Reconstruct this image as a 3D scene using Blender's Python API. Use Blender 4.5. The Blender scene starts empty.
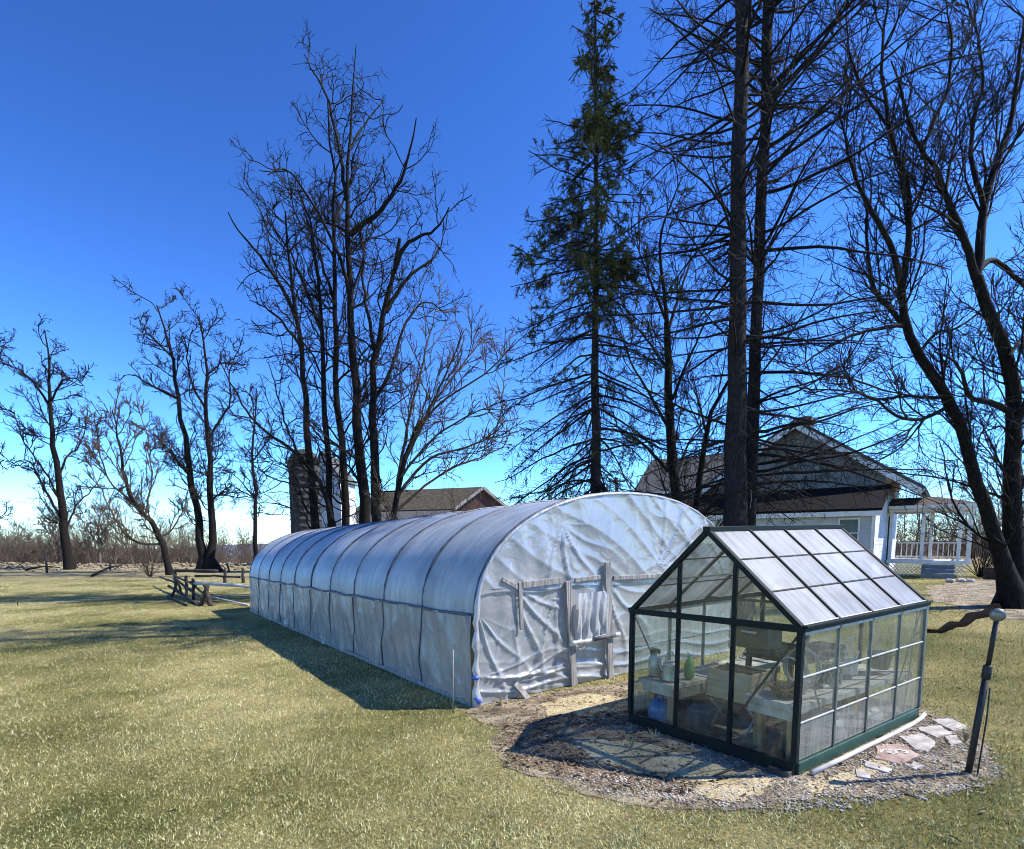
import bpy, bmesh, math, random
import numpy as np
from mathutils import Vector
rng = np.random.default_rng(11)
random.seed(5)
S = bpy.context.scene
COL = S.collection
R = math.radians

# ------------------------------------------------------------------ camera model (metres; y runs away from the viewer)
FPX, PYC, PITCH, EYE = 564.57, 599.28, -0.10, 1.98


def ter(x, y):
    """Height of the lawn: it rises gently to the right, a low bank runs behind the left field, then the land falls to a valley."""
    x = np.asarray(x, float); y = np.asarray(y, float)
    z = 0.45 * np.tanh(x * 0.0314 / 0.45)
    sm = lambda a, b, v: np.clip((v - a) / (b - a), 0, 1) ** 2 * (3 - 2 * np.clip((v - a) / (b - a), 0, 1))
    left = sm(-4, -12, x) if False else np.clip((-x - 5) / 8, 0, 1)
    z = z + 0.42 * np.exp(-((y - 53 - 1.5 * np.sin(x * 0.11)) / 4.0) ** 2) * left * (0.8 + 0.25 * np.sin(x * 0.37))
    z = z - 5.0 * sm(60, 120, y) - 26.0 * sm(150, 900, y)
    return z


def ray(u, v):
    x = (u - 512) / FPX; yv = -(v - PYC) / FPX
    c, s = math.cos(PITCH), math.sin(PITCH)
    return np.array([x, c - yv * s, s + yv * c])


def at(u, v, Y):
    r = ray(u, v); return r * (Y / r[1]) + np.array([0, 0, EYE])


def gnd(u, v):
    r = ray(u, v); t = 5.0
    for _ in range(60):
        p = r * t + np.array([0, 0, EYE]); t += (p[2] - float(ter(p[0], p[1]))) / max(1e-4, -r[2] + 0.02) * 0.8
    return r * t + np.array([0, 0, EYE])


# ------------------------------------------------------------------ materials
def mat(name):
    m = bpy.data.materials.new(name); m.use_nodes = True
    nt = m.node_tree; nt.nodes.clear()
    return m, nt


def nd(nt, t, **k):
    n = nt.nodes.new(t)
    for a, v in k.items():
        if a.startswith('i_'):
            n.inputs[a[2:].replace('_', ' ')].default_value = v
        else:
            setattr(n, a, v)
    return n


def ramp(nt, stops):
    r = nt.nodes.new('ShaderNodeValToRGB'); e = r.color_ramp.elements
    while len(e) < len(stops): e.new(0.5)
    for el, (p, c) in zip(e, stops):
        el.position = p; el.color = (*c, 1) if len(c) == 3 else c
    return r


def simple(name, c1, c2=None, rough=0.7, scale=6.0, bump=0.2, metal=0.0, stretch=(1, 1, 1), spec=0.4, detail=6, lo=.3, hi=.7, bdist=0.01):
    m, nt = mat(name); L = nt.links.new
    out = nd(nt, 'ShaderNodeOutputMaterial'); b = nd(nt, 'ShaderNodeBsdfPrincipled')
    b.inputs['Roughness'].default_value = rough; b.inputs['Metallic'].default_value = metal
    b.inputs['Specular IOR Level'].default_value = spec
    tc = nd(nt, 'ShaderNodeTexCoord'); mp = nd(nt, 'ShaderNodeMapping'); mp.inputs['Scale'].default_value = stretch
    L(tc.outputs['Object'], mp.inputs['Vector'])
    n = nd(nt, 'ShaderNodeTexNoise'); n.inputs['Scale'].default_value = scale; n.inputs['Detail'].default_value = detail
    L(mp.outputs[0], n.inputs['Vector'])
    r = ramp(nt, [(lo, c1), (hi, c2 or c1)])
    L(n.outputs['Fac'], r.inputs[0]); L(r.outputs[0], b.inputs['Base Color'])
    if bump:
        bp = nd(nt, 'ShaderNodeBump'); bp.inputs['Strength'].default_value = bump; bp.inputs['Distance'].default_value = bdist
        L(n.outputs['Fac'], bp.inputs['Height']); L(bp.outputs[0], b.inputs['Normal'])
    L(b.outputs[0], out.inputs[0])
    return m


M = {}
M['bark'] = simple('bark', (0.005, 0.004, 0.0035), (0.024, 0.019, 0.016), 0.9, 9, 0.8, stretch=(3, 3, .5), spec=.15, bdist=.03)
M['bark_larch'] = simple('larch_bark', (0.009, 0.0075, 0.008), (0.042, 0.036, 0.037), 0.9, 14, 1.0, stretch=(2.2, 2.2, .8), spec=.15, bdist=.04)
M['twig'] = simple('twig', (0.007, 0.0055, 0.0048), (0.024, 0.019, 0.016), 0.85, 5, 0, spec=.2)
M['twig_brown'] = simple('brown_twig', (0.05, 0.034, 0.022), (0.11, 0.078, 0.05), 0.85, 5, 0, spec=.2)
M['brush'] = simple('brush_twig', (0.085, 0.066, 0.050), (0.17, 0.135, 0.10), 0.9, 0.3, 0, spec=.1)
M['needle'] = simple('needle', (0.022, 0.034, 0.009), (0.125, 0.125, 0.032), 0.7, 1.6, 0, spec=.25)
M['wood_grey'] = simple('weathered_wood', (0.13, 0.12, 0.11), (0.42, 0.40, 0.37), 0.85, 9, 0.5, stretch=(4, 4, .35), spec=.2)
M['rail_wood'] = simple('rail_wood', (0.022, 0.018, 0.015), (0.085, 0.072, 0.06), 0.9, 7, 0.5, spec=.2)
M['pale_rail'] = simple('pale_rail_wood', (0.35, 0.33, 0.30), (0.6, 0.57, 0.53), 0.8, 5, 0.3, spec=.2)
M['wood_tan'] = simple('tan_wood', (0.22, 0.13, 0.06), (0.40, 0.26, 0.13), 0.7, 9, 0.3, stretch=(4, 4, .4), spec=.3)
M['crate_wood'] = simple('crate_wood', (0.36, 0.25, 0.15), (0.56, 0.42, 0.27), 0.75, 6, 0.3, stretch=(.6, .6, 4), spec=.2)
M['bench_top'] = simple('bench_board', (0.22, 0.205, 0.18), (0.50, 0.48, 0.44), 0.7, 7, 0.3, spec=.3)
M['frame_shaded'] = simple('shaded_green_paint', (0.005, 0.0075, 0.007), (0.011, 0.016, 0.014), 0.55, 9, 0.05, spec=.15)  # green frame paint with the shade of the front put into its colour
M['frame_lit'] = simple('lit_green_paint', (0.018, 0.052, 0.040), (0.034, 0.085, 0.066), 0.45, 7, 0.05, spec=.4)  # the same paint with sunlight put into its colour, for the right base
M['alu'] = simple('aluminium', (0.13, 0.14, 0.12), (0.24, 0.25, 0.22), 0.45, 8, 0.05, metal=.6)
M['pale_strip'] = simple('pale_strip', (0.30, 0.31, 0.28), (0.50, 0.51, 0.47), 0.45, 12, 0.05)
M['galv'] = simple('galvanised_steel', (0.28, 0.29, 0.28), (0.50, 0.51, 0.49), 0.45, 14, 0.05, metal=.7)
M['black'] = simple('black_plastic', (0.012, 0.012, 0.012), (0.03, 0.03, 0.03), 0.5, 10, 0.1)
M['tray'] = simple('seed_tray', (0.015, 0.014, 0.012), (0.06, 0.055, 0.045), 0.6, 30, 0.4)
M['dark_green_tub'] = simple('dark_green_plastic', (0.02, 0.03, 0.018), (0.05, 0.06, 0.04), 0.6, 12, 0.2)
M['pole'] = simple('black_pole', (0.010, 0.010, 0.012), (0.03, 0.028, 0.03), 0.55, 20, 0.15)
M['pipe'] = simple('steel_hoop', (0.05, 0.055, 0.065), (0.12, 0.13, 0.15), 0.5, 8, 0.05, metal=.5)
M['rail_dark'] = simple('hip_rail', (0.05, 0.055, 0.065), (0.12, 0.125, 0.14), 0.6, 12, 0.2)
M['white_paint'] = simple('white_paint', (0.62, 0.62, 0.60), (0.80, 0.80, 0.78), 0.55, 3, 0.05)
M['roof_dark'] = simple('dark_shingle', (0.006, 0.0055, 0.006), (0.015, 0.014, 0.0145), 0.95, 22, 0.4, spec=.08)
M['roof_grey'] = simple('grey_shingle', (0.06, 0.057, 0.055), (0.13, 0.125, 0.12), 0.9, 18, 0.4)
M['roof_brown'] = simple('brown_shingle', (0.055, 0.043, 0.028), (0.12, 0.095, 0.06), 0.9, 3, 0.4)
M['roof_rust'] = simple('rusty_porch_roof', (0.028, 0.022, 0.020), (0.10, 0.070, 0.055), 0.85, 6, 0.3)
M['barn_red'] = simple('barn_red_board', (0.05, 0.020, 0.018), (0.10, 0.040, 0.034), 0.8, 3, 0.2, stretch=(4, 4, .4))
M['silo'] = simple('silo_stave', (0.03, 0.03, 0.03), (0.085, 0.082, 0.08), 0.9, 4, 0.2, spec=.1)
M['window'] = simple('window_glass', (0.03, 0.045, 0.05), (0.06, 0.085, 0.09), 0.12, 2, 0, spec=.6)
M['shutter'] = simple('dark_shutter', (0.02, 0.022, 0.025), (0.04, 0.042, 0.045), 0.6, 5, .1)
M['blue_step'] = simple('blue_grey_paint', (0.09, 0.12, 0.15), (0.17, 0.21, 0.25), 0.7, 5, 0.2)
M['brick'] = simple('chimney_brick', (0.10, 0.045, 0.035), (0.2, 0.10, 0.08), 0.9, 12, .3)
M['stone'] = simple('grey_flagstone', (0.22, 0.20, 0.18), (0.50, 0.47, 0.43), 0.85, 7, 0.4)
M['stone_red'] = simple('red_flagstone', (0.22, 0.14, 0.115), (0.40, 0.31, 0.27), 0.85, 9, 0.4)
M['white_mark'] = simple('white_chalk_paint', (0.42, 0.39, 0.36), (0.66, 0.63, 0.58), 0.8, 12, .1)
M['pebble'] = simple('pebble', (0.14, 0.122, 0.10), (0.55, 0.51, 0.44), 0.85, 7, 0, detail=2)
M['rubble'] = simple('field_rubble', (0.08, 0.06, 0.04), (0.30, 0.25, 0.17), 0.9, 3, .3)
M['blue_tape'] = simple('blue_tape', (0.05, 0.09, 0.35), (0.12, 0.18, 0.5), 0.4, 8, .1)
M['water_jug'] = simple('blue_plastic', (0.04, 0.12, 0.28), (0.09, 0.22, 0.42), 0.25, 5, .05, spec=.5)
M['bucket_blue'] = simple('dark_blue_plastic', (0.03, 0.07, 0.11), (0.06, 0.11, 0.16), 0.5, 5, .05)
M['green_bottle'] = simple('green_plastic', (0.10, 0.24, 0.06), (0.22, 0.38, 0.14), 0.4, 5, .05)
M['wicker'] = simple('wicker', (0.10, 0.055, 0.025), (0.32, 0.20, 0.10), 0.75, 40, .6)
M['soil'] = simple('potting_soil', (0.02, 0.015, 0.011), (0.09, 0.07, 0.05), 0.95, 40, .6)
M['hose'] = simple('pale_hose', (0.16, 0.16, 0.13), (0.30, 0.29, 0.24), 0.55, 9, .1)
M['sack'] = simple('pale_sack', (0.38, 0.37, 0.34), (0.62, 0.60, 0.57), 0.7, 6, .3)
M['terracotta'] = simple('terracotta', (0.30, 0.12, 0.06), (0.42, 0.2, 0.11), 0.8, 9, .2)
M['straw'] = simple('straw', (0.20, 0.155, 0.08), (0.48, 0.40, 0.24), 0.8, 3, 0)
M['dead_leaf'] = simple('dead_leaf', (0.075, 0.048, 0.028), (0.23, 0.16, 0.095), 0.85, 6, 0)


def siding(name, c1, c2):
    m, nt = mat(name); L = nt.links.new
    out = nd(nt, 'ShaderNodeOutputMaterial'); b = nd(nt, 'ShaderNodeBsdfPrincipled', i_Roughness=0.6)
    tc = nd(nt, 'ShaderNodeTexCoord'); sp = nd(nt, 'ShaderNodeSeparateXYZ'); L(tc.outputs['Object'], sp.inputs[0])
    mu = nd(nt, 'ShaderNodeMath', operation='MULTIPLY'); mu.inputs[1].default_value = 6.2; L(sp.outputs['Z'], mu.inputs[0])
    fr = nd(nt, 'ShaderNodeMath', operation='FRACT'); L(mu.outputs[0], fr.inputs[0])
    n = nd(nt, 'ShaderNodeTexNoise', i_Scale=1.6, i_Detail=6.0); L(tc.outputs['Object'], n.inputs['Vector'])
    r = ramp(nt, [(0.3, c1), (0.7, c2)]); L(n.outputs['Fac'], r.inputs[0])
    r2 = ramp(nt, [(0.0, (.35, .35, .35)), (0.12, (1, 1, 1))]); L(fr.outputs[0], r2.inputs[0])
    L(r.outputs[0], b.inputs['Base Color'])
    iv = nd(nt, 'ShaderNodeMath', operation='SUBTRACT'); iv.inputs[0].default_value = 1; L(fr.outputs[0], iv.inputs[1])
    bp = nd(nt, 'ShaderNodeBump'); bp.inputs['Strength'].default_value = 1; bp.inputs['Distance'].default_value = .03
    L(iv.outputs[0], bp.inputs['Height']); L(bp.outputs[0], b.inputs['Normal']); L(b.outputs[0], out.inputs[0])
    return m


M['clapboard_shaded'] = siding('shaded_clapboard', (0.15, 0.14, 0.125), (0.25, 0.235, 0.21))  # white house boards with the gable's shade put into the colour
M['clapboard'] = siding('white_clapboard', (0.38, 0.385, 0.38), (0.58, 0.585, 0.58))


def facing(nt, normal=None):
    """Schlick term that is the same on both faces of a thin sheet"""
    lw = nd(nt, 'ShaderNodeLayerWeight'); lw.inputs['Blend'].default_value = .5
    if normal is not None: nt.links.new(normal, lw.inputs['Normal'])
    p = nd(nt, 'ShaderNodeMath', operation='POWER'); p.inputs[1].default_value = 5.0
    nt.links.new(lw.outputs['Facing'], p.inputs[0]); return p.outputs[0]


def film(name, tint, trans_w, gloss_w, clear_w, rough=0.25, scale=5.0, bump=.5, stretch=(1, 1, 1), dirt=.25, uv=False):
    """Thin polythene: part diffuse, part light coming through, part clear, with a sheen and creases."""
    m, nt = mat(name); L = nt.links.new
    out = nd(nt, 'ShaderNodeOutputMaterial')
    tc = nd(nt, 'ShaderNodeTexCoord'); mp = nd(nt, 'ShaderNodeMapping'); mp.inputs['Scale'].default_value = stretch
    L(tc.outputs['UV' if uv else 'Object'], mp.inputs[0])
    n = nd(nt, 'ShaderNodeTexNoise', i_Scale=scale, i_Detail=5.0, i_Distortion=.6); L(mp.outputs[0], n.inputs['Vector'])
    n2 = nd(nt, 'ShaderNodeTexNoise', i_Scale=1.1, i_Detail=6.0); L(tc.outputs['Object'], n2.inputs['Vector'])
    dk = tuple(c * (1 - dirt) for c in tint)
    r = ramp(nt, [(.35, dk), (.65, tint)])
    if uv:      # grime: streaks down the sheet and specks
        ad = nd(nt, 'ShaderNodeMath', operation='MULTIPLY_ADD'); ad.inputs[1].default_value = .55; L(n.outputs['Fac'], ad.inputs[0])
        sb = nd(nt, 'ShaderNodeMath', operation='SUBTRACT'); sb.inputs[1].default_value = .275; L(n2.outputs['Fac'], sb.inputs[0]); L(sb.outputs[0], ad.inputs[2]); L(ad.outputs[0], r.inputs[0])
    else: L(n2.outputs['Fac'], r.inputs[0])
    bp = nd(nt, 'ShaderNodeBump'); bp.inputs['Strength'].default_value = bump; bp.inputs['Distance'].default_value = .03
    L(n.outputs['Fac'], bp.inputs['Height'])
    d = nd(nt, 'ShaderNodeBsdfDiffuse'); t = nd(nt, 'ShaderNodeBsdfTranslucent'); g = nd(nt, 'ShaderNodeBsdfGlossy', i_Roughness=rough)
    tr = nd(nt, 'ShaderNodeBsdfTransparent')
    tr.inputs[0].default_value = (.92, .94, .95, 1)
    for s in (d, t): L(r.outputs[0], s.inputs['Color'])
    for s in (d, t, g): L(bp.outputs[0], s.inputs['Normal'])
    g.inputs['Color'].default_value = (.9, .93, 1, 1)
    a = nd(nt, 'ShaderNodeMixShader'); a.inputs[0].default_value = trans_w; L(d.outputs[0], a.inputs[1]); L(t.outputs[0], a.inputs[2])
    c = nd(nt, 'ShaderNodeMixShader'); L(a.outputs[0], c.inputs[1]); L(tr.outputs[0], c.inputs[2])
    cm = nd(nt, 'ShaderNodeMapRange'); cm.inputs['From Min'].default_value = .3; cm.inputs['From Max'].default_value = .7
    cm.inputs['To Min'].default_value = clear_w * .7; cm.inputs['To Max'].default_value = clear_w * 1.3
    L(n2.outputs['Fac'], cm.inputs['Value']); L(cm.outputs[0], c.inputs[0])
    e = nd(nt, 'ShaderNodeMixShader'); L(c.outputs[0], e.inputs[1]); L(g.outputs[0], e.inputs[2])
    lw = facing(nt, bp.outputs[0])
    ml = nd(nt, 'ShaderNodeMath', operation='MULTIPLY_ADD'); ml.inputs[1].default_value = .55; ml.inputs[2].default_value = gloss_w; ml.use_clamp = True
    L(lw, ml.inputs[0]); L(ml.outputs[0], e.inputs[0])
    L(e.outputs[0], out.inputs[0])
    return m


M['film_roof'] = film('roof_film', (.46, .505, .52), .25, .05, .05, .42, 5, .45, (1.6, .35, 1), .42, True)
M['film_side'] = film('side_film', (.55, .60, .62), .35, .06, .46, .25, 4, .8, (1.7, .9, 1), .22, True)
M['film_end'] = film('end_film', (.68, .69, .68), .45, .09, .16, .2, 4, .6, (1, 1, 1), .25)
M['film_bunch'] = film('bunched_film', (.68, .69, .69), .4, .08, .06, .2, 9, .9, (1, 1, .4), .25)
M['roof_pane'] = film('polycarbonate', (.64, .645, .62), .45, .04, .56, .35, 1.0, .12, (16, 1.6, 1), .72, True)


def glass(name, dirt=.12, low=.0):
    m, nt = mat(name); L = nt.links.new
    out = nd(nt, 'ShaderNodeOutputMaterial'); tc = nd(nt, 'ShaderNodeTexCoord')
    n = nd(nt, 'ShaderNodeTexNoise', i_Scale=3.5, i_Detail=8.0); L(tc.outputs['Object'], n.inputs['Vector'])
    mp = nd(nt, 'ShaderNodeMapping'); mp.inputs['Scale'].default_value = (14, 14, 1.2); L(tc.outputs['Object'], mp.inputs[0])
    n2 = nd(nt, 'ShaderNodeTexNoise', i_Scale=2.0, i_Detail=6.0); L(mp.outputs[0], n2.inputs['Vector'])
    mx = nd(nt, 'ShaderNodeMath', operation='ADD'); L(n.outputs['Fac'], mx.inputs[0]); L(n2.outputs['Fac'], mx.inputs[1])
    mr = nd(nt, 'ShaderNodeMapRange'); mr.inputs['From Min'].default_value = .7; mr.inputs['From Max'].default_value = 1.35
    mr.inputs['To Min'].default_value = low; mr.inputs['To Max'].default_value = dirt; L(mx.outputs[0], mr.inputs['Value'])
    tr = nd(nt, 'ShaderNodeBsdfTransparent'); tr.inputs[0].default_value = (.93, .96, .94, 1)
    d = nd(nt, 'ShaderNodeBsdfDiffuse'); d.inputs[0].default_value = (.55, .55, .48, 1)
    tl = nd(nt, 'ShaderNodeBsdfTranslucent'); tl.inputs[0].default_value = (.55, .55, .48, 1)
    dd = nd(nt, 'ShaderNodeMixShader'); L(d.outputs[0], dd.inputs[1]); L(tl.outputs[0], dd.inputs[2])
    a = nd(nt, 'ShaderNodeMixShader'); L(mr.outputs[0], a.inputs[0]); L(tr.outputs[0], a.inputs[1]); L(dd.outputs[0], a.inputs[2])
    g = nd(nt, 'ShaderNodeBsdfGlossy', i_Roughness=.03); f = nd(nt, 'ShaderNodeMath', operation='MULTIPLY_ADD'); f.inputs[1].default_value = .85; f.inputs[2].default_value = .035; L(facing(nt), f.inputs[0])
    b = nd(nt, 'ShaderNodeMixShader'); L(f.outputs[0], b.inputs[0]); L(a.outputs[0], b.inputs[1]); L(g.outputs[0], b.inputs[2])
    L(b.outputs[0], out.inputs[0]); return m


M['pane'] = glass('clear_pane', .07, .005)
M['pane_dirty'] = glass('dusty_pane', .25, .03)
M['pane_low'] = glass('splashed_pane', .68, .16)
M['jar'] = glass('jar_glass', .5, .3)


def ground_material():
    m, nt = mat('lawn_soil'); L = nt.links.new
    out = nd(nt, 'ShaderNodeOutputMaterial'); b = nd(nt, 'ShaderNodeBsdfPrincipled', i_Roughness=.95); b.inputs['Specular IOR Level'].default_value = .1
    g = nd(nt, 'ShaderNodeNewGeometry')
    big = nd(nt, 'ShaderNodeTexNoise', i_Scale=.35, i_Detail=5.0); L(g.outputs['Position'], big.inputs['Vector'])
    mid = nd(nt, 'ShaderNodeTexNoise', i_Scale=2.2, i_Detail=6.0); L(g.outputs['Position'], mid.inputs['Vector'])
    fine = nd(nt, 'ShaderNodeTexNoise', i_Scale=38.0, i_Detail=5.0, i_Roughness=.75); L(g.outputs['Position'], fine.inputs['Vector'])
    rb = ramp(nt, [(.30, (.085, .092, .026)), (.45, (.175, .160, .062)), (.62, (.29, .25, .12)), (.75, (.16, .155, .055))]); L(big.outputs['Fac'], rb.inputs[0])
    rm = ramp(nt, [(.3, (.75, .78, .70)), (.7, (1.25, 1.2, 1.15))]); L(mid.outputs['Fac'], rm.inputs[0])
    rf = ramp(nt, [(.32, (.34, .36, .30)), (.5, (.95, .95, .9)), (.66, (1.7, 1.6, 1.5))]); L(fine.outputs['Fac'], rf.inputs[0])
    m1 = nd(nt, 'ShaderNodeMixRGB', blend_type='MULTIPLY'); m1.inputs[0].default_value = 1; L(rb.outputs[0], m1.inputs[1]); L(rm.outputs[0], m1.inputs[2])
    m2 = nd(nt, 'ShaderNodeMixRGB', blend_type='MULTIPLY'); m2.inputs[0].default_value = 1; L(m1.outputs[0], m2.inputs[1]); L(rf.outputs[0], m2.inputs[2])
    # the rough field beyond the lawn is straw and bare earth
    sp = nd(nt, 'ShaderNodeSeparateXYZ'); L(g.outputs['Position'], sp.inputs[0])
    wob = nd(nt, 'ShaderNodeMath', operation='MULTIPLY_ADD'); wob.inputs[1].default_value = 14; L(big.outputs['Fac'], wob.inputs[0]); L(sp.outputs['Y'], wob.inputs[2])
    mr = nd(nt, 'ShaderNodeMapRange'); mr.inputs['From Min'].default_value = 36; mr.inputs['From Max'].default_value = 52; L(wob.outputs[0], mr.inputs['Value'])
    rs = ramp(nt, [(.3, (.13, .095, .05)), (.5, (.26, .215, .115)), (.7, (.38, .33, .19))]); L(mid.outputs['Fac'], rs.inputs[0])
    m3 = nd(nt, 'ShaderNodeMixRGB'); L(mr.outputs[0], m3.inputs[0]); L(m2.outputs[0], m3.inputs[1]); L(rs.outputs[0], m3.inputs[2])
    L(m3.outputs[0], b.inputs['Base Color'])
    bp = nd(nt, 'ShaderNodeBump'); bp.inputs['Strength'].default_value = .9; bp.inputs['Distance'].default_value = .04
    L(fine.outputs['Fac'], bp.inputs['Height']); L(bp.outputs[0], b.inputs['Normal'])
    L(b.outputs[0], out.inputs[0]); return m


M['ground'] = ground_material()


def earth(name, cols, scale=5):
    m, nt = mat(name); L = nt.links.new
    out = nd(nt, 'ShaderNodeOutputMaterial'); b = nd(nt, 'ShaderNodeBsdfPrincipled', i_Roughness=.95); b.inputs['Specular IOR Level'].default_value = .12
    g = nd(nt, 'ShaderNodeNewGeometry')
    a = nd(nt, 'ShaderNodeTexNoise', i_Scale=scale, i_Detail=8.0, i_Roughness=.65, i_Distortion=.4); L(g.outputs['Position'], a.inputs['Vector'])
    f = nd(nt, 'ShaderNodeTexNoise', i_Scale=60.0, i_Detail=4.0, i_Roughness=.7); L(g.outputs['Position'], f.inputs['Vector'])
    r = ramp(nt, [(.28 + .44 * i / (len(cols) - 1), c) for i, c in enumerate(cols)]); L(a.outputs['Fac'], r.inputs[0])
    rf = ramp(nt, [(.3, (.5, .5, .5)), (.7, (1.4, 1.4, 1.4))]); L(f.outputs['Fac'], rf.inputs[0])
    mm = nd(nt, 'ShaderNodeMixRGB', blend_type='MULTIPLY'); mm.inputs[0].default_value = 1; L(r.outputs[0], mm.inputs[1]); L(rf.outputs[0], mm.inputs[2])
    L(mm.outputs[0], b.inputs['Base Color'])
    ad = nd(nt, 'ShaderNodeMath', operation='MULTIPLY_ADD'); ad.inputs[1].default_value = .4; L(f.outputs['Fac'], ad.inputs[0]); L(a.outputs['Fac'], ad.inputs[2])
    bp = nd(nt, 'ShaderNodeBump'); bp.inputs['Strength'].default_value = 1; bp.inputs['Distance'].default_value = .06
    L(ad.outputs[0], bp.inputs['Height']); L(bp.outputs[0], b.inputs['Normal']); L(b.outputs[0], out.inputs[0]); return m


M['dirt'] = earth('dirt', [(.055, .04, .026), (.20, .155, .105), (.40, .33, .235), (.52, .45, .33)], 3)
M['sand'] = earth('sand', [(.30, .23, .12), (.56, .46, .27), (.66, .57, .36)], 3)


def grass_material():
    m, nt = mat('grass_blade'); L = nt.links.new
    out = nd(nt, 'ShaderNodeOutputMaterial'); b = nd(nt, 'ShaderNodeBsdfPrincipled', i_Roughness=.9); b.inputs['Specular IOR Level'].default_value = .03
    g = nd(nt, 'ShaderNodeNewGeometry')
    big = nd(nt, 'ShaderNodeTexNoise', i_Scale=.35, i_Detail=5.0); L(g.outputs['Position'], big.inputs['Vector'])
    md = nd(nt, 'ShaderNodeTexNoise', i_Scale=9.0, i_Detail=4.0, i_Roughness=.75); L(g.outputs['Position'], md.inputs['Vector'])
    s = nd(nt, 'ShaderNodeMath', operation='MULTIPLY_ADD'); s.inputs[1].default_value = .55; L(g.outputs['Random Per Island'], s.inputs[0])
    a2 = nd(nt, 'ShaderNodeMath', operation='MULTIPLY_ADD'); a2.inputs[1].default_value = .8; L(md.outputs['Fac'], a2.inputs[0]); L(big.outputs['Fac'], a2.inputs[2])
    sub = nd(nt, 'ShaderNodeMath', operation='SUBTRACT'); sub.inputs[1].default_value = .65; L(a2.outputs[0], sub.inputs[0]); L(sub.outputs[0], s.inputs[2])
    r = ramp(nt, [(.06, (.035, .050, .012)), (.25, (.13, .145, .042)), (.42, (.33, .335, .135)), (.72, (.68, .655, .36))]); L(s.outputs[0], r.inputs[0])
    L(r.outputs[0], b.inputs['Base Color']); L(b.outputs[0], out.inputs[0]); return m


M['grass'] = grass_material()
M['hill'] = simple('bare_woods_hill', (.085, .068, .062), (.17, .135, .115), .95, .12, .0, detail=8)
M['hill_hazed'] = simple('hazy_bare_woods', (.105, .115, .16), (.14, .15, .20), .95, .02, .0, detail=8)  # distance haze is put into this bluish colour


# ------------------------------------------------------------------ object helpers
def meta(o, label=None, cat=None, group=None, kind=None):
    if label: o['label'] = label
    if cat: o['category'] = cat
    if group: o['group'] = group
    if kind: o['kind'] = kind
    return o


def thing(name, loc, label, cat, group=None):
    o = bpy.data.objects.new(name, None); COL.objects.link(o); o.location = tuple(float(c) for c in loc)
    o.empty_display_size = .1
    return meta(o, label, cat, group)


def wloc(o):
    v = np.zeros(3)
    while o is not None:
        v = v + np.array(o.location); o = o.parent
    return v


def link(name, verts, faces, m, parent=None, smooth=False, origin=None):
    """verts in world metres; the object sits at its own base point."""
    verts = np.asarray(verts, float).reshape(-1, 3)
    base = wloc(parent)
    org = np.array(origin, float) if origin is not None else (base if parent is not None else np.array([verts[:, 0].mean(), verts[:, 1].mean(), verts[:, 2].min()]))
    me = bpy.data.meshes.new(name)
    if isinstance(faces, np.ndarray):
        k = faces.shape[1]; lv = verts - org
        me.vertices.add(len(lv)); me.vertices.foreach_set('co', lv.astype(np.float32).ravel())
        me.loops.add(faces.size); me.loops.foreach_set('vertex_index', faces.astype(np.int32).ravel())
        me.polygons.add(len(faces)); me.polygons.foreach_set('loop_start', np.arange(0, faces.size, k, dtype=np.int32))
        me.polygons.foreach_set('loop_total', np.full(len(faces), k, np.int32))
        me.update(calc_edges=True)
    else:
        me.from_pydata([tuple(v) for v in (verts - org)], [], faces)
    if smooth:
        me.polygons.foreach_set('use_smooth', np.ones(len(me.polygons), bool))
    me.validate()
    me.materials.append(M[m] if isinstance(m, str) else m)
    o = bpy.data.objects.new(name, me); COL.objects.link(o)
    if parent is not None: o.parent = parent
    o.location = tuple(org - base)
    return o


def uvmap(o, uvs):
    me = o.data; lay = me.uv_layers.new(name='UVMap'); li = np.empty(len(me.loops), np.int32); me.loops.foreach_get('vertex_index', li)
    lay.data.foreach_set('uv', np.asarray(uvs, np.float32)[li].ravel()); return o


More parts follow.
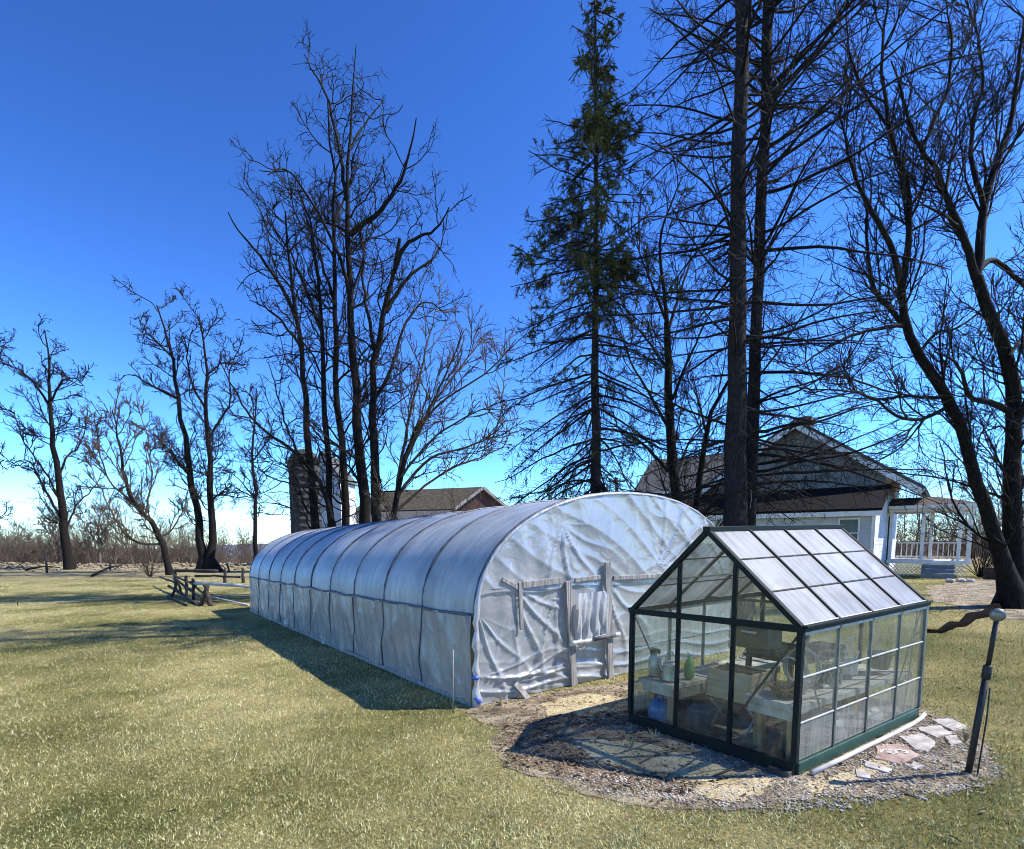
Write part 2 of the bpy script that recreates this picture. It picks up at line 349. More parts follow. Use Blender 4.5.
class MB:
    def __init__(s): s.v = []; s.f = []

    def add(s, vs, fs):
        k = len(s.v); s.v += [tuple(float(c) for c in q) for q in vs]; s.f += [tuple(i + k for i in f) for f in fs]; return s

    def box(s, o, a, b, c, bev=0.0):
        """box from corner o along edge vectors a, b, c (with softened long edges when bev is set)"""
        o, a, b, c = (np.asarray(q, float) for q in (o, a, b, c))
        if np.dot(np.cross(a, b), c) < 0: a, b = b, a
        if not bev:
            vs = [o, o + a, o + a + b, o + b, o + c, o + a + c, o + a + b + c, o + b + c]
            return s.add(vs, [(3, 2, 1, 0), (4, 5, 6, 7), (0, 1, 5, 4), (1, 2, 6, 5), (2, 3, 7, 6), (3, 0, 4, 7)])
        bm = bmesh.new(); 
        vs = [bm.verts.new(tuple(q)) for q in (o, o + a, o + a + b, o + b, o + c, o + a + c, o + a + b + c, o + b + c)]
        for f in [(3, 2, 1, 0), (4, 5, 6, 7), (0, 1, 5, 4), (1, 2, 6, 5), (2, 3, 7, 6), (3, 0, 4, 7)]: bm.faces.new([vs[i] for i in f])
        bmesh.ops.bevel(bm, geom=list(bm.edges), offset=bev, segments=1, affect='EDGES')
        bm.verts.index_update()
        s.add([v.co for v in bm.verts], [[v.index for v in f.verts] for f in bm.faces]); bm.free(); return s

    def bar(s, p, q, w, t, up=(0, 0, 1), bev=0.0):
        """rectangular bar from p to q; w across, t along 'up'"""
        p, q, up = (np.asarray(z, float) for z in (p, q, up)); d = q - p; n = d / np.linalg.norm(d)
        x = np.cross(n, up); x /= np.linalg.norm(x); y = np.cross(x, n)
        return s.box(p - x * w / 2 - y * t / 2, d, x * w, y * t, bev)

    def tube(s, pts, r, n=8, cap=True):
        pts = [np.asarray(p, float) for p in pts]; m = len(pts)
        rr = r if hasattr(r, '__len__') else [r] * m
        ref = np.array([0.31, 0.17, 0.93]); k = len(s.v); ps = None
        for i in range(m):
            t = pts[min(i + 1, m - 1)] - pts[max(i - 1, 0)]; t = t / (np.linalg.norm(t) + 1e-9)
            if ps is None:
                a = np.cross(t, ref)
                if np.linalg.norm(a) < .1: a = np.cross(t, [1, 0, 0])
            else: a = ps - t * np.dot(ps, t)
            a /= np.linalg.norm(a); ps = a; b = np.cross(t, a)
            for j in range(n):
                an = 2 * math.pi * j / n; s.v.append(tuple(pts[i] + rr[i] * (a * math.cos(an) + b * math.sin(an))))
        for i in range(m - 1):
            for j in range(n):
                s.f.append((k + i * n + j, k + i * n + (j + 1) % n, k + (i + 1) * n + (j + 1) % n, k + (i + 1) * n + j))
        if cap: s.f.append(tuple(k + j for j in reversed(range(n)))); s.f.append(tuple(k + (m - 1) * n + j for j in range(n)))
        return s

    def lathe(s, c, prof, n=20, sx=1, sy=1):
        c = np.asarray(c, float); k = len(s.v); m = len(prof)
        for r, h in prof:
            for j in range(n):
                an = 2 * math.pi * j / n; s.v.append((c[0] + r * sx * math.cos(an), c[1] + r * sy * math.sin(an), c[2] + h))
        for i in range(m - 1):
            for j in range(n): s.f.append((k + i * n + j, k + i * n + (j + 1) % n, k + (i + 1) * n + (j + 1) % n, k + (i + 1) * n + j))
        s.f.append(tuple(k + j for j in reversed(range(n)))); s.f.append(tuple(k + (m - 1) * n + j for j in range(n))); return s

    def build(s, name, m, parent=None, smooth=False, origin=None):
        return link(name, s.v, s.f, m, parent, smooth, origin)


# ------------------------------------------------------------------ setting: ground, hills
def axis(lim, n, k):
    t = np.linspace(-1, 1, n); return np.sinh(t * k) / math.sinh(k) * lim


gx = axis(3000, 181, 6.5); gy = np.concatenate([axis(3000, 181, 6.5)[60:] + 20])
gy = gy[gy > -60]
X, Y = np.meshgrid(gx, gy); Z = ter(X, Y)
nx, ny = len(gx), len(gy)
idx = np.arange(nx * ny).reshape(ny, nx)
F = np.stack([idx[:-1, :-1], idx[:-1, 1:], idx[1:, 1:], idx[1:, :-1]], -1).reshape(-1, 4)
meta(link('ground', np.stack([X, Y, Z], -1).reshape(-1, 3), F, 'ground', smooth=True, origin=(0, 0, 0)), kind='structure')


def ridge(name, dist, depth, prof, m, wob, x0, x1, n=260):
    xs = np.linspace(x0, x1, n); px = 512 + xs / dist * FPX
    yb = np.interp(px, [p[0] for p in prof], [p[1] for p in prof])
    top = EYE + (542.6 - yb) / FPX * dist + wob * (np.sin(xs * .021 + 1) + .6 * np.sin(xs * .053) + .35 * rng.standard_normal(n))
    rows = []
    for k, (dy, fz) in enumerate([(-depth, 0), (-depth * .5, .62), (0, 1), (depth * .6, .55), (depth, 0)]):
        z0 = ter(xs, np.full(n, dist + dy)) - 3
        rows.append(np.stack([xs, np.full(n, dist + dy), z0 + (top - z0) * fz], -1))
    V = np.concatenate(rows); I = np.arange(5 * n).reshape(5, n)
    Fc = np.stack([I[:-1, :-1], I[:-1, 1:], I[1:, 1:], I[1:, :-1]], -1).reshape(-1, 4)
    return meta(link(name, V, Fc, m, smooth=True), kind='structure')


ridge('hill', 420, 150, [(-400, 541), (0, 545), (60, 549), (140, 552), (230, 556), (300, 556), (520, 552), (900, 545), (1100, 540), (1500, 535)], 'hill', .35, -900, 900)
ridge('hill', 1700, 500, [(-600, 540), (0, 546), (120, 550), (200, 547), (262, 543), (330, 543), (520, 545), (800, 543), (940, 541), (1100, 540), (1600, 541)], 'hill_hazed', 1.5, -4200, 4200)


# ------------------------------------------------------------------ trees
def resample(pts, m):
    pts = np.asarray(pts, float); d = np.r_[0, np.cumsum(np.linalg.norm(np.diff(pts, axis=0), axis=1))]
    # Catmull-like smoothing through dense linear + box filter
    t = np.linspace(0, d[-1], m * 4); q = np.stack([np.interp(t, d, pts[:, k]) for k in range(3)], -1)
    w = m // 3 * 2 + 1
    pad = np.concatenate([np.repeat(q[:1], w // 2, 0), q, np.repeat(q[-1:], w // 2, 0)])
    c = np.cumsum(np.concatenate([np.zeros((1, 3)), pad]), 0); q2 = (c[w:] - c[:-w]) / w
    q2[0] = q[0]; q2[-1] = q[-1]
    return q2[np.linspace(0, len(q2) - 1, m).astype(int)]


def nrm(a): return a / (np.linalg.norm(a, axis=-1, keepdims=True) + 1e-9)


def sprout(P, Rr, sp, Y=20.0):
    """grow one generation of branches on every polyline of P (N,m,3); Rr (N,m) radii"""
    N, m, _ = P.shape
    rmin = sp['rmin'] if 'rmin' in sp else sp['rpx'] / 2 / FPX * Y
    seg = np.linalg.norm(np.diff(P, axis=1), axis=2); Lp = seg.sum(1)
    cnt = np.maximum(0, np.floor(sp['dens'] * Lp * (1 - sp.get('t0', .2)) + rng.random(N))).astype(int) if 'dens' in sp else np.full(N, sp['n'])
    pi = np.repeat(np.arange(N), cnt); K = len(pi)
    t = rng.uniform(sp.get('t0', .2), sp.get('t1', .98), K)
    f = t * (m - 1); i = np.minimum(f.astype(int), m - 2); fr = (f - i)[:, None]
    start = P[pi, i] * (1 - fr) + P[pi, i + 1] * fr
    pr = Rr[pi, i] * (1 - fr[:, 0]) + Rr[pi, i + 1] * fr[:, 0]
    T = nrm(P[pi, i + 1] - P[pi, i])
    rv = rng.standard_normal((K, 3)) * np.array([1, 1, sp.get('zflat', 1.0)])
    pp = nrm(rv - T * (rv * T).sum(1, keepdims=True))
    a = np.radians(rng.normal(sp['ang'], sp.get('asd', 12), K))[:, None]
    D = nrm(np.cos(a) * T + np.sin(a) * pp)
    if 'len' in sp: L = sp['len'] * Lp[pi] * (1 - sp.get('fall', .55) * t) * rng.uniform(.5, 1.25, K)
    else: L = rng.uniform(*sp['abs'], K) * (1 - sp.get('fall', 0) * t)
    if 'lmin' in sp: L = np.maximum(L, sp['lmin'] * rng.uniform(.6, 1.2, K))
    if 'lmax' in sp: L = np.minimum(L, sp['lmax'] * rng.uniform(.7, 1.1, K))
    mm = sp.get('m', 5); st = (L / (mm - 1))[:, None]
    Q = np.empty((K, mm, 3)); Q[:, 0] = start; d = D
    for k in range(1, mm):
        d = nrm(d + sp.get('gn', .25) * rng.standard_normal((K, 3)) + np.array([0, 0, sp.get('up', .08)]))
        Q[:, k] = Q[:, k - 1] + d * st
    r0 = np.clip(np.minimum(pr * sp.get('rf', .65), L * sp.get('rl', .018)), rmin, None)
    rt = np.maximum(rmin * .7, r0 * .3)
    s = np.linspace(0, 1, mm)[None]
    return Q, r0[:, None] * (1 - s) + rt[:, None] * s


def tubes(sets):
    """sets of (P, R, sides) -> one vertex / quad array"""
    V = []; Fs = []; k = 0
    for P, Rr, s in sets:
        N, m, _ = P.shape
        if N == 0: continue
        T = np.empty_like(P); T[:, 1:-1] = P[:, 2:] - P[:, :-2]; T[:, 0] = P[:, 1] - P[:, 0]; T[:, -1] = P[:, -1] - P[:, -2]
        T = nrm(T); mt = nrm(P[:, -1] - P[:, 0])
        ref = np.where(np.abs(mt[:, 2:3]) > .75, np.array([[1., 0.05, 0]]), np.array([[0.03, 0.02, 1.]]))[:, None, :]
        A = nrm(np.cross(T, np.broadcast_to(ref, T.shape))); B = np.cross(T, A)
        an = np.arange(s) * 2 * math.pi / s
        v = P[:, :, None] + Rr[:, :, None, None] * (A[:, :, None] * np.cos(an)[None, None, :, None] + B[:, :, None] * np.sin(an)[None, None, :, None])
        V.append(v.reshape(-1, 3))
        I = k + np.arange(N * m * s).reshape(N, m, s); J = np.roll(I, -1, 2)
        Fs.append(np.stack([I[:, :-1], J[:, :-1], J[:, 1:], I[:, 1:]], -1).reshape(-1, 4)); k += N * m * s
    return np.concatenate(V), np.concatenate(Fs)


LOCUST = [dict(dens=1.7, t0=.18, t1=1.0, ang=52, len=.22, fall=.35, lmin=1.6, lmax=4.4, m=11, gn=.22, up=.08, rpx=.95, rl=.013),
          dict(dens=3.0, t0=.12, t1=1.0, ang=48, len=.42, lmin=.7, lmax=2.0, m=7, gn=.25, up=.06, rpx=.62),
          dict(dens=4.6, t0=.10, t1=1.0, ang=44, len=.5, lmin=.38, lmax=1.0, m=5, gn=.26, up=.05, rpx=.45),
          dict(dens=4.5, t0=.1, t1=1.0, ang=40, len=.55, lmin=.2, lmax=.5, m=3, gn=.26, up=0, rpx=.34)]
MAPLE = [dict(dens=1.9, t0=.14, t1=1.0, ang=38, len=.36, fall=.4, lmin=1.3, lmax=4.0, m=9, gn=.13, up=.09, rpx=1.05, rl=.012),
         dict(dens=3.6, t0=.10, t1=1.0, ang=38, len=.42, lmin=.7, lmax=2.0, m=6, gn=.15, up=.05, rpx=.72),
         dict(dens=5.0, t0=.10, t1=1.0, ang=38, len=.45, lmin=.35, lmax=1.0, m=5, gn=.16, up=.03, rpx=.52),
         dict(dens=4.5, t0=.1, t1=1.0, ang=38, len=.5, lmin=.18, lmax=.5, m=3, gn=.16, up=.02, rpx=.40)]


def px_limb(pts, Y, w0, w1, spread=0.0):
    """traced limb: pixel polyline at depth Y (optionally drifting away / nearer along its length) with widths in pixels"""
    n = len(pts); out = []
    for i, p in enumerate(pts):
        out.append(at(p[0], p[1], Y + spread * i / max(1, n - 1)))
    return np.array(out), w0 / 2 / FPX * Y, w1 / 2 / FPX * Y


def Y_BIG(r): return r[0, 0] > .17 and len(r) > 1


def tree(name, label, cat, trunks, limbs, spec, group=None, m0=16, wiggle=.05, bark='bark', twig='twig', sink=True):
    """trunks / limbs: lists of (points, r0, r1). The first point of a trunk is its foot."""
    foot = trunks[0][0][0].copy(); foot[2] = float(ter(foot[0], foot[1]))
    root = thing(name, foot, label, cat, group)

    def arr(ls, wig):
        P = []; Rr = []
        for pts, r0, r1 in ls:
            q = resample(pts, m0); L = np.linalg.norm(q[-1] - q[0])
            n = rng.standard_normal(q.shape) * wig * L / m0; n[0] = 0; q = q + n
            P.append(q); Rr.append(np.linspace(r0, r1, m0) ** 1.0)
        return np.array(P), np.array(Rr)
    tp = []
    for k, (pts, r0, r1) in enumerate(trunks):
        pts = np.array(pts, float)
        if sink:
            g = float(ter(pts[0, 0], pts[0, 1]))
            b = pts[0].copy(); b[2] = g - .15
            pts = np.vstack([b, pts]) if pts[0, 2] > g + .3 else np.vstack([b, pts[1:]])
        tp.append((pts, r0, r1))
    P0, R0 = arr(tp, wiggle)
    h = np.maximum(P0[:, :, 2] - foot[2], 0)
    Rt = R0 * (1 + (1.7 if Y_BIG(R0) else .5) * np.exp(-h / (.55 if Y_BIG(R0) else .35)))
    V, Fc = tubes([(P0, Rt, 10)])
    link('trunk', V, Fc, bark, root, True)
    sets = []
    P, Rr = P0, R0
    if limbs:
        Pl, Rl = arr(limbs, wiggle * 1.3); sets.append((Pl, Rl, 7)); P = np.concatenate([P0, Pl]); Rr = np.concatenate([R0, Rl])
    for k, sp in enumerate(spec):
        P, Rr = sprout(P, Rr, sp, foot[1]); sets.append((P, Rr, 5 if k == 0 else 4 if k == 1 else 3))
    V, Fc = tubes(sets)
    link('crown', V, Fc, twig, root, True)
    return root


def T(pts, Y, w0, w1, sp=0.0): return px_limb(pts, Y, w0, w1, sp)


# --- tall locusts behind the tunnel
YC = 24.0
tree('bare_tree', 'tallest bare tree with a forked top, its thick straight trunk rising behind the plastic tunnel', 'tree',
     [T([(367, 540), (365, 519), (359.6, 459), (356, 388), (351, 321), (347, 267), (344, 197), (349, 144), (354, 84), (359, 45)], YC, 13, .7)],
     [T([(350, 235), (365, 222), (379, 212), (400, 186), (408, 160), (413, 140), (416, 118)], YC, 5.5, 1, -1.5),
      T([(346, 200), (340, 150), (328, 100), (318, 78), (309, 65), (305, 55)], YC, 4, 1, 1.2),
      T([(351, 300), (342, 260), (320, 215), (300, 185), (285, 165), (268, 175)], YC, 4, 1, -2),
      T([(349, 150), (360, 130), (372, 115), (384, 100)], YC, 2.5, .8, 1)],
     LOCUST, 'tall bare trees behind the plastic tunnel')
tree('bare_tree', 'bare tree just right of the tallest one, limbs curling out to the right', 'tree',
     [T([(380, 540), (377, 515), (374, 459), (372, 395), (374, 353), (382, 325), (388, 300), (392, 270), (398, 240)], YC - .8, 12, 3)],
     [T([(392, 275), (404, 246), (420, 236), (434, 232), (444, 220), (450, 207)], YC - .8, 5, 1, -1),
      T([(386, 312), (402, 285), (418, 267), (430, 262), (439, 253), (442, 240)], YC - .8, 4.5, 1, .8),
      T([(374, 350), (368, 310), (362, 270), (366, 235), (372, 215)], YC - .8, 4, 1, 1.5),
      T([(374, 400), (392, 370), (402, 330), (420, 300), (436, 302), (448, 318)], YC - .8, 4, 1, 2)],
     LOCUST, 'tall bare trees behind the plastic tunnel')
tree('bare_tree', 'slim straight bare tree just left of the tallest one behind the plastic tunnel', 'tree',
     [T([(348, 540), (345, 526), (340, 441), (336.6, 371), (335, 318), (333, 267), (335, 197), (333, 144), (326, 100)], YC + .8, 9, 1.3)],
     [T([(334, 300), (322, 262), (308, 225), (300, 200)], YC + .8, 3.5, 1, 1), T([(335, 220), (348, 190), (356, 160)], YC + .8, 2.5, .8, 1)],
     LOCUST, 'tall bare trees behind the plastic tunnel')
tree('bare_tree', 'bare tree whose trunk crosses the right side of the dark silo', 'tree',
     [T([(330, 540), (329.5, 526), (329.5, 459), (324, 406), (322, 335), (317, 270), (308, 215), (298, 190)], YC, 8.5, 1.3)],
     [T([(321, 330), (305, 285), (292, 255), (280, 235), (262, 218)], YC, 3.5, 1, -1.2)],
     LOCUST, 'tall bare trees behind the plastic tunnel')
tree('bare_tree', 'leftmost bare tree of the tall clump, leaning left with one long curling limb', 'tree',
     [T([(318, 545), (315, 520), (308, 441), (303, 371), (297, 321), (292, 274), (282, 235), (284, 210)], YC - 1, 10, 1.5)],
     [T([(296, 318), (284, 290), (272, 272), (255, 250), (243, 236), (231, 221), (228, 212)], YC - 1, 4.5, 1, -1),
      T([(300, 345), (280, 318), (266, 308), (250, 300)], YC - 1, 3, .8, 1)],
     LOCUST, 'tall bare trees behind the plastic tunnel')
tree('bare_tree', 'bare tree with long limbs fanning low to the right above the barn roof', 'tree',
     [T([(396, 540), (392, 518), (398, 490), (404, 462), (412, 440), (420, 420)], 22.5, 8, 3.5)],
     [T([(404, 462), (418, 434), (439, 388), (452, 360), (464, 330)], 22.5, 3.6, .8, -1),
      T([(396, 500), (410, 478), (432, 455), (460, 450), (488, 440), (506, 420)], 22.5, 3.6, .8, -2),
      T([(392, 515), (418, 491), (453, 466), (480, 458), (502, 448)], 22.5, 3.2, .8, 1),
      T([(397, 492), (402, 450), (412, 406), (424, 360), (432, 321), (440, 300)], 22.5, 3.8, .8, 1.4),
      T([(404, 462), (425, 417), (450, 395), (474, 381), (500, 362), (516, 340)], 22.5, 3.2, .8, 0),
      T([(398, 480), (430, 440), (468, 415), (505, 400)], 22.5, 2.8, .8, -1.5),
      T([(408, 450), (435, 400), (470, 355), (490, 330)], 22.5, 3, .8, 1.5)],
     MAPLE, None, twig='twig_brown', wiggle=.03)
tree('bare_tree', 'low bare tree with crooked limbs reaching left from the foot of the tall clump', 'tree',
     [T([(334, 540), (332, 515), (326, 491), (312, 470), (290, 448)], 22.8, 6, 3.5)],
     [T([(290, 448), (270, 435), (252, 420), (243, 405), (237, 395), (228, 376), (220, 360)], 22.8, 3.2, .8, -1),
      T([(300, 458), (285, 425), (277, 390), (268, 362)], 22.8, 2.4, .8, 1),
      T([(326, 491), (300, 486), (270, 478), (250, 462)], 22.8, 2.2, .8, -1),
      T([(332, 510), (312, 500), (290, 470), (262, 450)], 22.8, 1.8, .8, .5)],
     LOCUST, None, wiggle=.07)
# --- trees along the far bank on the left
YL = 50.0
tree('bare_tree', 'big dark bare tree standing alone on the bank near the left edge of the field', 'tree',
     [T([(71, 568), (70, 560), (64, 524), (56, 472), (52, 416), (51, 372), (46, 340), (44, 330)], YL, 9, 1)],
     [T([(62, 520), (48, 496), (36, 470), (28, 458), (12, 464)], YL, 3.2, .7, -2),
      T([(53, 410), (38, 388), (24, 372), (10, 366), (-2, 360)], YL, 2.6, .7, 1),
      T([(58, 480), (66, 455), (78, 450), (88, 420)], YL, 2.6, .7, 2),
      T([(52, 400), (62, 380), (76, 378), (84, 386)], YL, 2, .7, -2),
      T([(66, 530), (76, 505), (92, 490), (104, 470)], YL, 2, .7, 2),
      T([(60, 500), (44, 470), (22, 440), (14, 410)], YL, 2, .7, -2)],
     LOCUST, 'bare trees along the field bank', wiggle=.07)
tree('bare_tree', 'leaning bare tree with a crooked trunk and pale fine twigs, behind the rail fence', 'tree',
     [T([(171, 578), (169, 570), (162, 540), (148, 516), (132, 504), (124, 480), (118, 440), (112, 410)], 42, 6.5, 1)],
     [T([(160, 544), (146, 545), (130, 540), (116, 522), (104, 496), (88, 462)], 42, 2.6, .6, -2),
      T([(146, 514), (152, 480), (150, 445), (140, 410)], 42, 2.2, .6, 2),
      T([(132, 504), (108, 480), (98, 450), (94, 415)], 42, 2.2, .6, 1),
      T([(160, 538), (172, 530), (184, 510), (188, 490)], 42, 2, .6, 1)],
     MAPLE, 'bare trees along the field bank', twig='twig_brown', wiggle=.06)
tree('bare_tree', 'twin-stemmed bare tree behind the rail fence, its two trunks rising side by side', 'tree',
     [T([(206, 571), (204, 555), (196, 508), (184, 440), (178, 388), (172, 348), (163, 322), (156, 306)], 46, 8.5, 1.2),
      T([(213, 571), (212, 555), (212, 500), (208, 436), (204, 400), (208, 360), (202, 330), (200, 318)], 46, 8, 1.2)],
     [T([(180, 400), (164, 392), (148, 384), (134, 374), (124, 376)], 46, 3, .7, -1.5),
      T([(175, 360), (160, 345), (146, 332), (140, 322)], 46, 2.4, .7, 1),
      T([(208, 440), (220, 420), (232, 400), (228, 372), (238, 350)], 46, 2.6, .7, 1),
      T([(206, 410), (192, 385), (186, 355), (192, 330)], 46, 2.4, .7, 0),
      T([(212, 500), (224, 490), (236, 484)], 46, 2, .6, -1),
      T([(190, 475), (176, 460), (160, 440), (140, 425)], 46, 2.4, .6, 2),
      T([(206, 376), (222, 362), (236, 365)], 46, 2, .6, -1)],
     LOCUST, 'bare trees along the field bank', wiggle=.07)
tree('bare_tree', 'slender young bare tree beside the far end of the plastic tunnel', 'tree',
     [T([(255, 570), (255, 560), (256, 500), (252, 450), (255, 420), (257, 388)], 40, 5, .9)],
     [T([(256, 500), (240, 480), (228, 470)], 40, 1.6, .6, 1), T([(254, 460), (268, 440), (274, 420)], 40, 1.6, .6, -1)],
     LOCUST, 'bare trees along the field bank', wiggle=.05)
tree('bare_tree', 'bare tree mostly beyond the left edge, only its twig tips reaching into the sky', 'tree',
     [T([(-80, 569), (-82, 540), (-78, 470), (-70, 400), (-74, 340)], YL, 8, 1.2)],
     [T([(-78, 480), (-50, 470), (-26, 462), (-4, 458), (8, 462)], YL, 2.6, .6, 0), T([(-78, 400), (-40, 370), (-16, 352), (2, 345)], YL, 2.4, .6, 0),
      T([(-80, 520), (-40, 522), (-12, 516), (8, 520)], YL, 2, .6, 0)],
     LOCUST, 'bare trees along the field bank', wiggle=.06)
# --- bare trees in front of the house
tree('bare_tree', 'slim bare tree between the needled spruce and the huge conifer', 'tree',
     [T([(682, 545), (680, 520), (674, 480), (671.6, 451), (668, 400), (668, 372), (667, 322)], 17, 13, 6)],
     [T([(667, 325), (665, 298), (660, 260), (660, 239), (665, 218), (676, 192), (682, 176)], 17, 4.5, .9, -1),
      T([(667, 322), (652, 285), (640, 255), (634, 225)], 17, 3.4, .8, 1),
      T([(668, 330), (680, 295), (690, 262), (696, 230)], 17, 3.4, .8, 1.2),
      T([(668, 471), (648, 448), (625, 431), (602, 418)], 17, 4, .9, -1.5),
      T([(670, 430), (650, 395), (630, 362), (620, 330)], 17, 3.5, .8, .5),
      T([(672, 400), (688, 360), (702, 330), (716, 300)], 17, 3.5, .8, -1),
      T([(668, 370), (644, 335), (622, 312), (610, 290)], 17, 3, .8, 2),
      T([(674, 480), (690, 440), (712, 410)], 17, 3, .8, 1.5)],
     MAPLE, None, wiggle=.03)
tree('bare_tree', 'short bare tree leaning right into the big conifer trunk, in front of the house', 'tree',
     [T([(692, 545), (695, 520), (701, 471), (706, 431), (714, 402), (728, 382)], 16, 10, 3)],
     [T([(706, 431), (698, 400), (692, 370)], 16, 3, .8, 1), T([(701, 471), (720, 450), (736, 444)], 16, 2.6, .8, 1)],
     MAPLE, None, wiggle=.03)
YR = 14.4
tree('bare_tree', 'massive dark bare tree at the right edge, forking low into two heavy crooked stems', 'tree',
     [T([(1014, 606), (1012, 585), (1000, 550), (988, 515), (975, 480), (968, 452), (954, 410), (935, 378), (918, 353), (904, 325), (900, 306), (902, 286)], YR, 14, 7),
      T([(1018, 606), (1016, 570), (1010, 520), (1012, 480), (1013, 420), (1015, 388), (1008, 355), (996, 330), (985, 306), (976, 276)], YR + .25, 18, 9)],
     [T([(902, 288), (894, 252), (880, 222), (864, 200), (854, 175), (848, 150), (838, 110)], YR, 6.5, 1.2, -1.2),
      T([(902, 288), (909, 240), (912, 208), (907, 181), (897, 154), (889, 127), (884, 100), (880, 60), (886, 10), (890, -40)], YR, 6.5, 1.2, .4),
      T([(903, 326), (889, 306), (875, 300), (870, 276), (866, 222), (864, 192), (858, 150)], YR, 5, 1, 1.2),
      T([(976, 278), (968, 250), (959, 227), (946, 192), (934, 165), (921, 151), (908, 122), (900, 90), (890, 60)], YR + .25, 7.5, 1.2, -1),
      T([(976, 278), (980, 240), (984, 208), (990, 178), (1000, 152), (1008, 135), (1016, 100), (1020, 50), (1026, -10)], YR + .25, 9, 1.5, .6),
      T([(978, 270), (990, 258), (1003, 265), (1024, 287), (1050, 310)], YR + .25, 6, 2, .8),
      T([(984, 208), (976, 180), (970, 150), (974, 110), (985, 85), (980, 40), (960, -10)], YR + .25, 5, 1, .3),
      T([(921, 151), (935, 120), (950, 85), (952, 40), (945, -10)], YR - .6, 4, 1, .4),
      T([(946, 192), (952, 150), (966, 125), (985, 105)], YR - .5, 3, .9, 1.2),
      T([(1012, 412), (990, 402), (967, 398), (964, 375), (955, 360), (935, 352)], YR + .2, 7, 1.2, -.8),
      T([(946, 408), (925, 420), (900, 420), (875, 398), (845, 390), (800, 388)], YR, 4, .9, -1.5),
      T([(940, 398), (905, 396), (880, 400), (840, 385)], YR, 3.4, .9, 1.5),
      T([(918, 354), (935, 332), (955, 330), (975, 316), (990, 300)], YR, 3.5, .9, .8),
      T([(904, 326), (880, 328), (850, 335), (820, 352), (790, 372)], YR, 4, .9, -1),
      T([(1013, 430), (1030, 400), (1040, 340), (1030, 280), (1034, 200)], YR, 8, 1.5, -.4),
      T([(1012, 440), (1002, 425), (985, 432), (968, 440)], YR, 2.5, .8, 1),
      T([(1009, 357), (1020, 340), (1035, 330)], YR, 4, 1.2, .5),
      T([(889, 127), (868, 100), (850, 60), (846, 20), (850, -20)], YR, 3, .9, -.4),
      T([(959, 227), (944, 215), (925, 205), (908, 206)], YR, 3.2, .9, -1)],
     [dict(MAPLE[0], dens=3.7), dict(MAPLE[1], dens=5.0), MAPLE[2], MAPLE[3]], None, wiggle=.035)


# --- conifers
def whorl(foot, top, n, z0, z1, lenf, elev, droop, m=11, rl=.011, gn=.085, fwd=1.0):
    """branches set round a straight trunk between heights z0 and z1"""
    foot = np.array(foot, float); top = np.array(top, float)
    z = np.sort(rng.uniform(z0, z1, n)); f = ((z - foot[2]) / (top[2] - foot[2]))[:, None]
    st = foot + (top - foot) * f
    az = rng.uniform(0, 2 * math.pi, n) ; el = np.radians(elev(z) + rng.normal(0, 9, n))
    L = lenf(z, az) * rng.uniform(.65, 1.12, n)
    d = np.stack([np.cos(az) * np.cos(el), np.sin(az) * np.cos(el), np.sin(el)], -1)
    Q = np.empty((n, m, 3)); Q[:, 0] = st; step = (L / (m - 1))[:, None]
    dz = droop(z)
    for k in range(1, m):
        d = nrm(d + gn * rng.standard_normal((n, 3)) + np.stack([0 * dz, 0 * dz, dz * (1 if k < m * .55 else -.6)], -1))
        Q[:, k] = Q[:, k - 1] + d * step
    r0 = np.clip(L * rl, .016, .045); s = np.linspace(0, 1, m)[None]
    return Q, r0[:, None] * (1 - s) + .009 * s


def conifer(name, label, px0, px1, Y, w0, w1, H, branches, spec, needles=None, group=None, lean_Y=0.0):
    a = at(px0[0], px0[1], Y); a[2] = float(ter(a[0], a[1])); b = at(px1[0], px1[1], Y + lean_Y)
    top = a + (b - a) * ((H) / (b[2] - a[2]))
    root = thing(name, a, label, 'tree', group)
    P0 = np.stack([a + (top - a) * t for t in np.linspace(-.004, 1, 24)])[None]
    P0[0, 1:-1] += rng.standard_normal((22, 3)) * np.array([.02, .02, 0])
    hz = np.linspace(0, H, 24)
    R0 = np.interp(hz, [0, (b[2] - a[2]) * .5, b[2] - a[2], H], [w0 / 2 / FPX * Y, (.38 * w0 + .5 * w1) / 2 / FPX * Y, w1 / 2 / FPX * Y, .015])[None]; R0 = R0 * (1 + .35 * np.exp(-hz / .5))
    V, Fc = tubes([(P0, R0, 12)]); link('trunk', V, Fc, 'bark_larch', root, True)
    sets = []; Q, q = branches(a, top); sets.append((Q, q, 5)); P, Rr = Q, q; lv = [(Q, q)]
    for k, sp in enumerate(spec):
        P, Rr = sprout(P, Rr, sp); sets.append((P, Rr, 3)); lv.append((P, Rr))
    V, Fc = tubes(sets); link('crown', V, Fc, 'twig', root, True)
    if needles: needles(root, lv, a)
    return root, lv


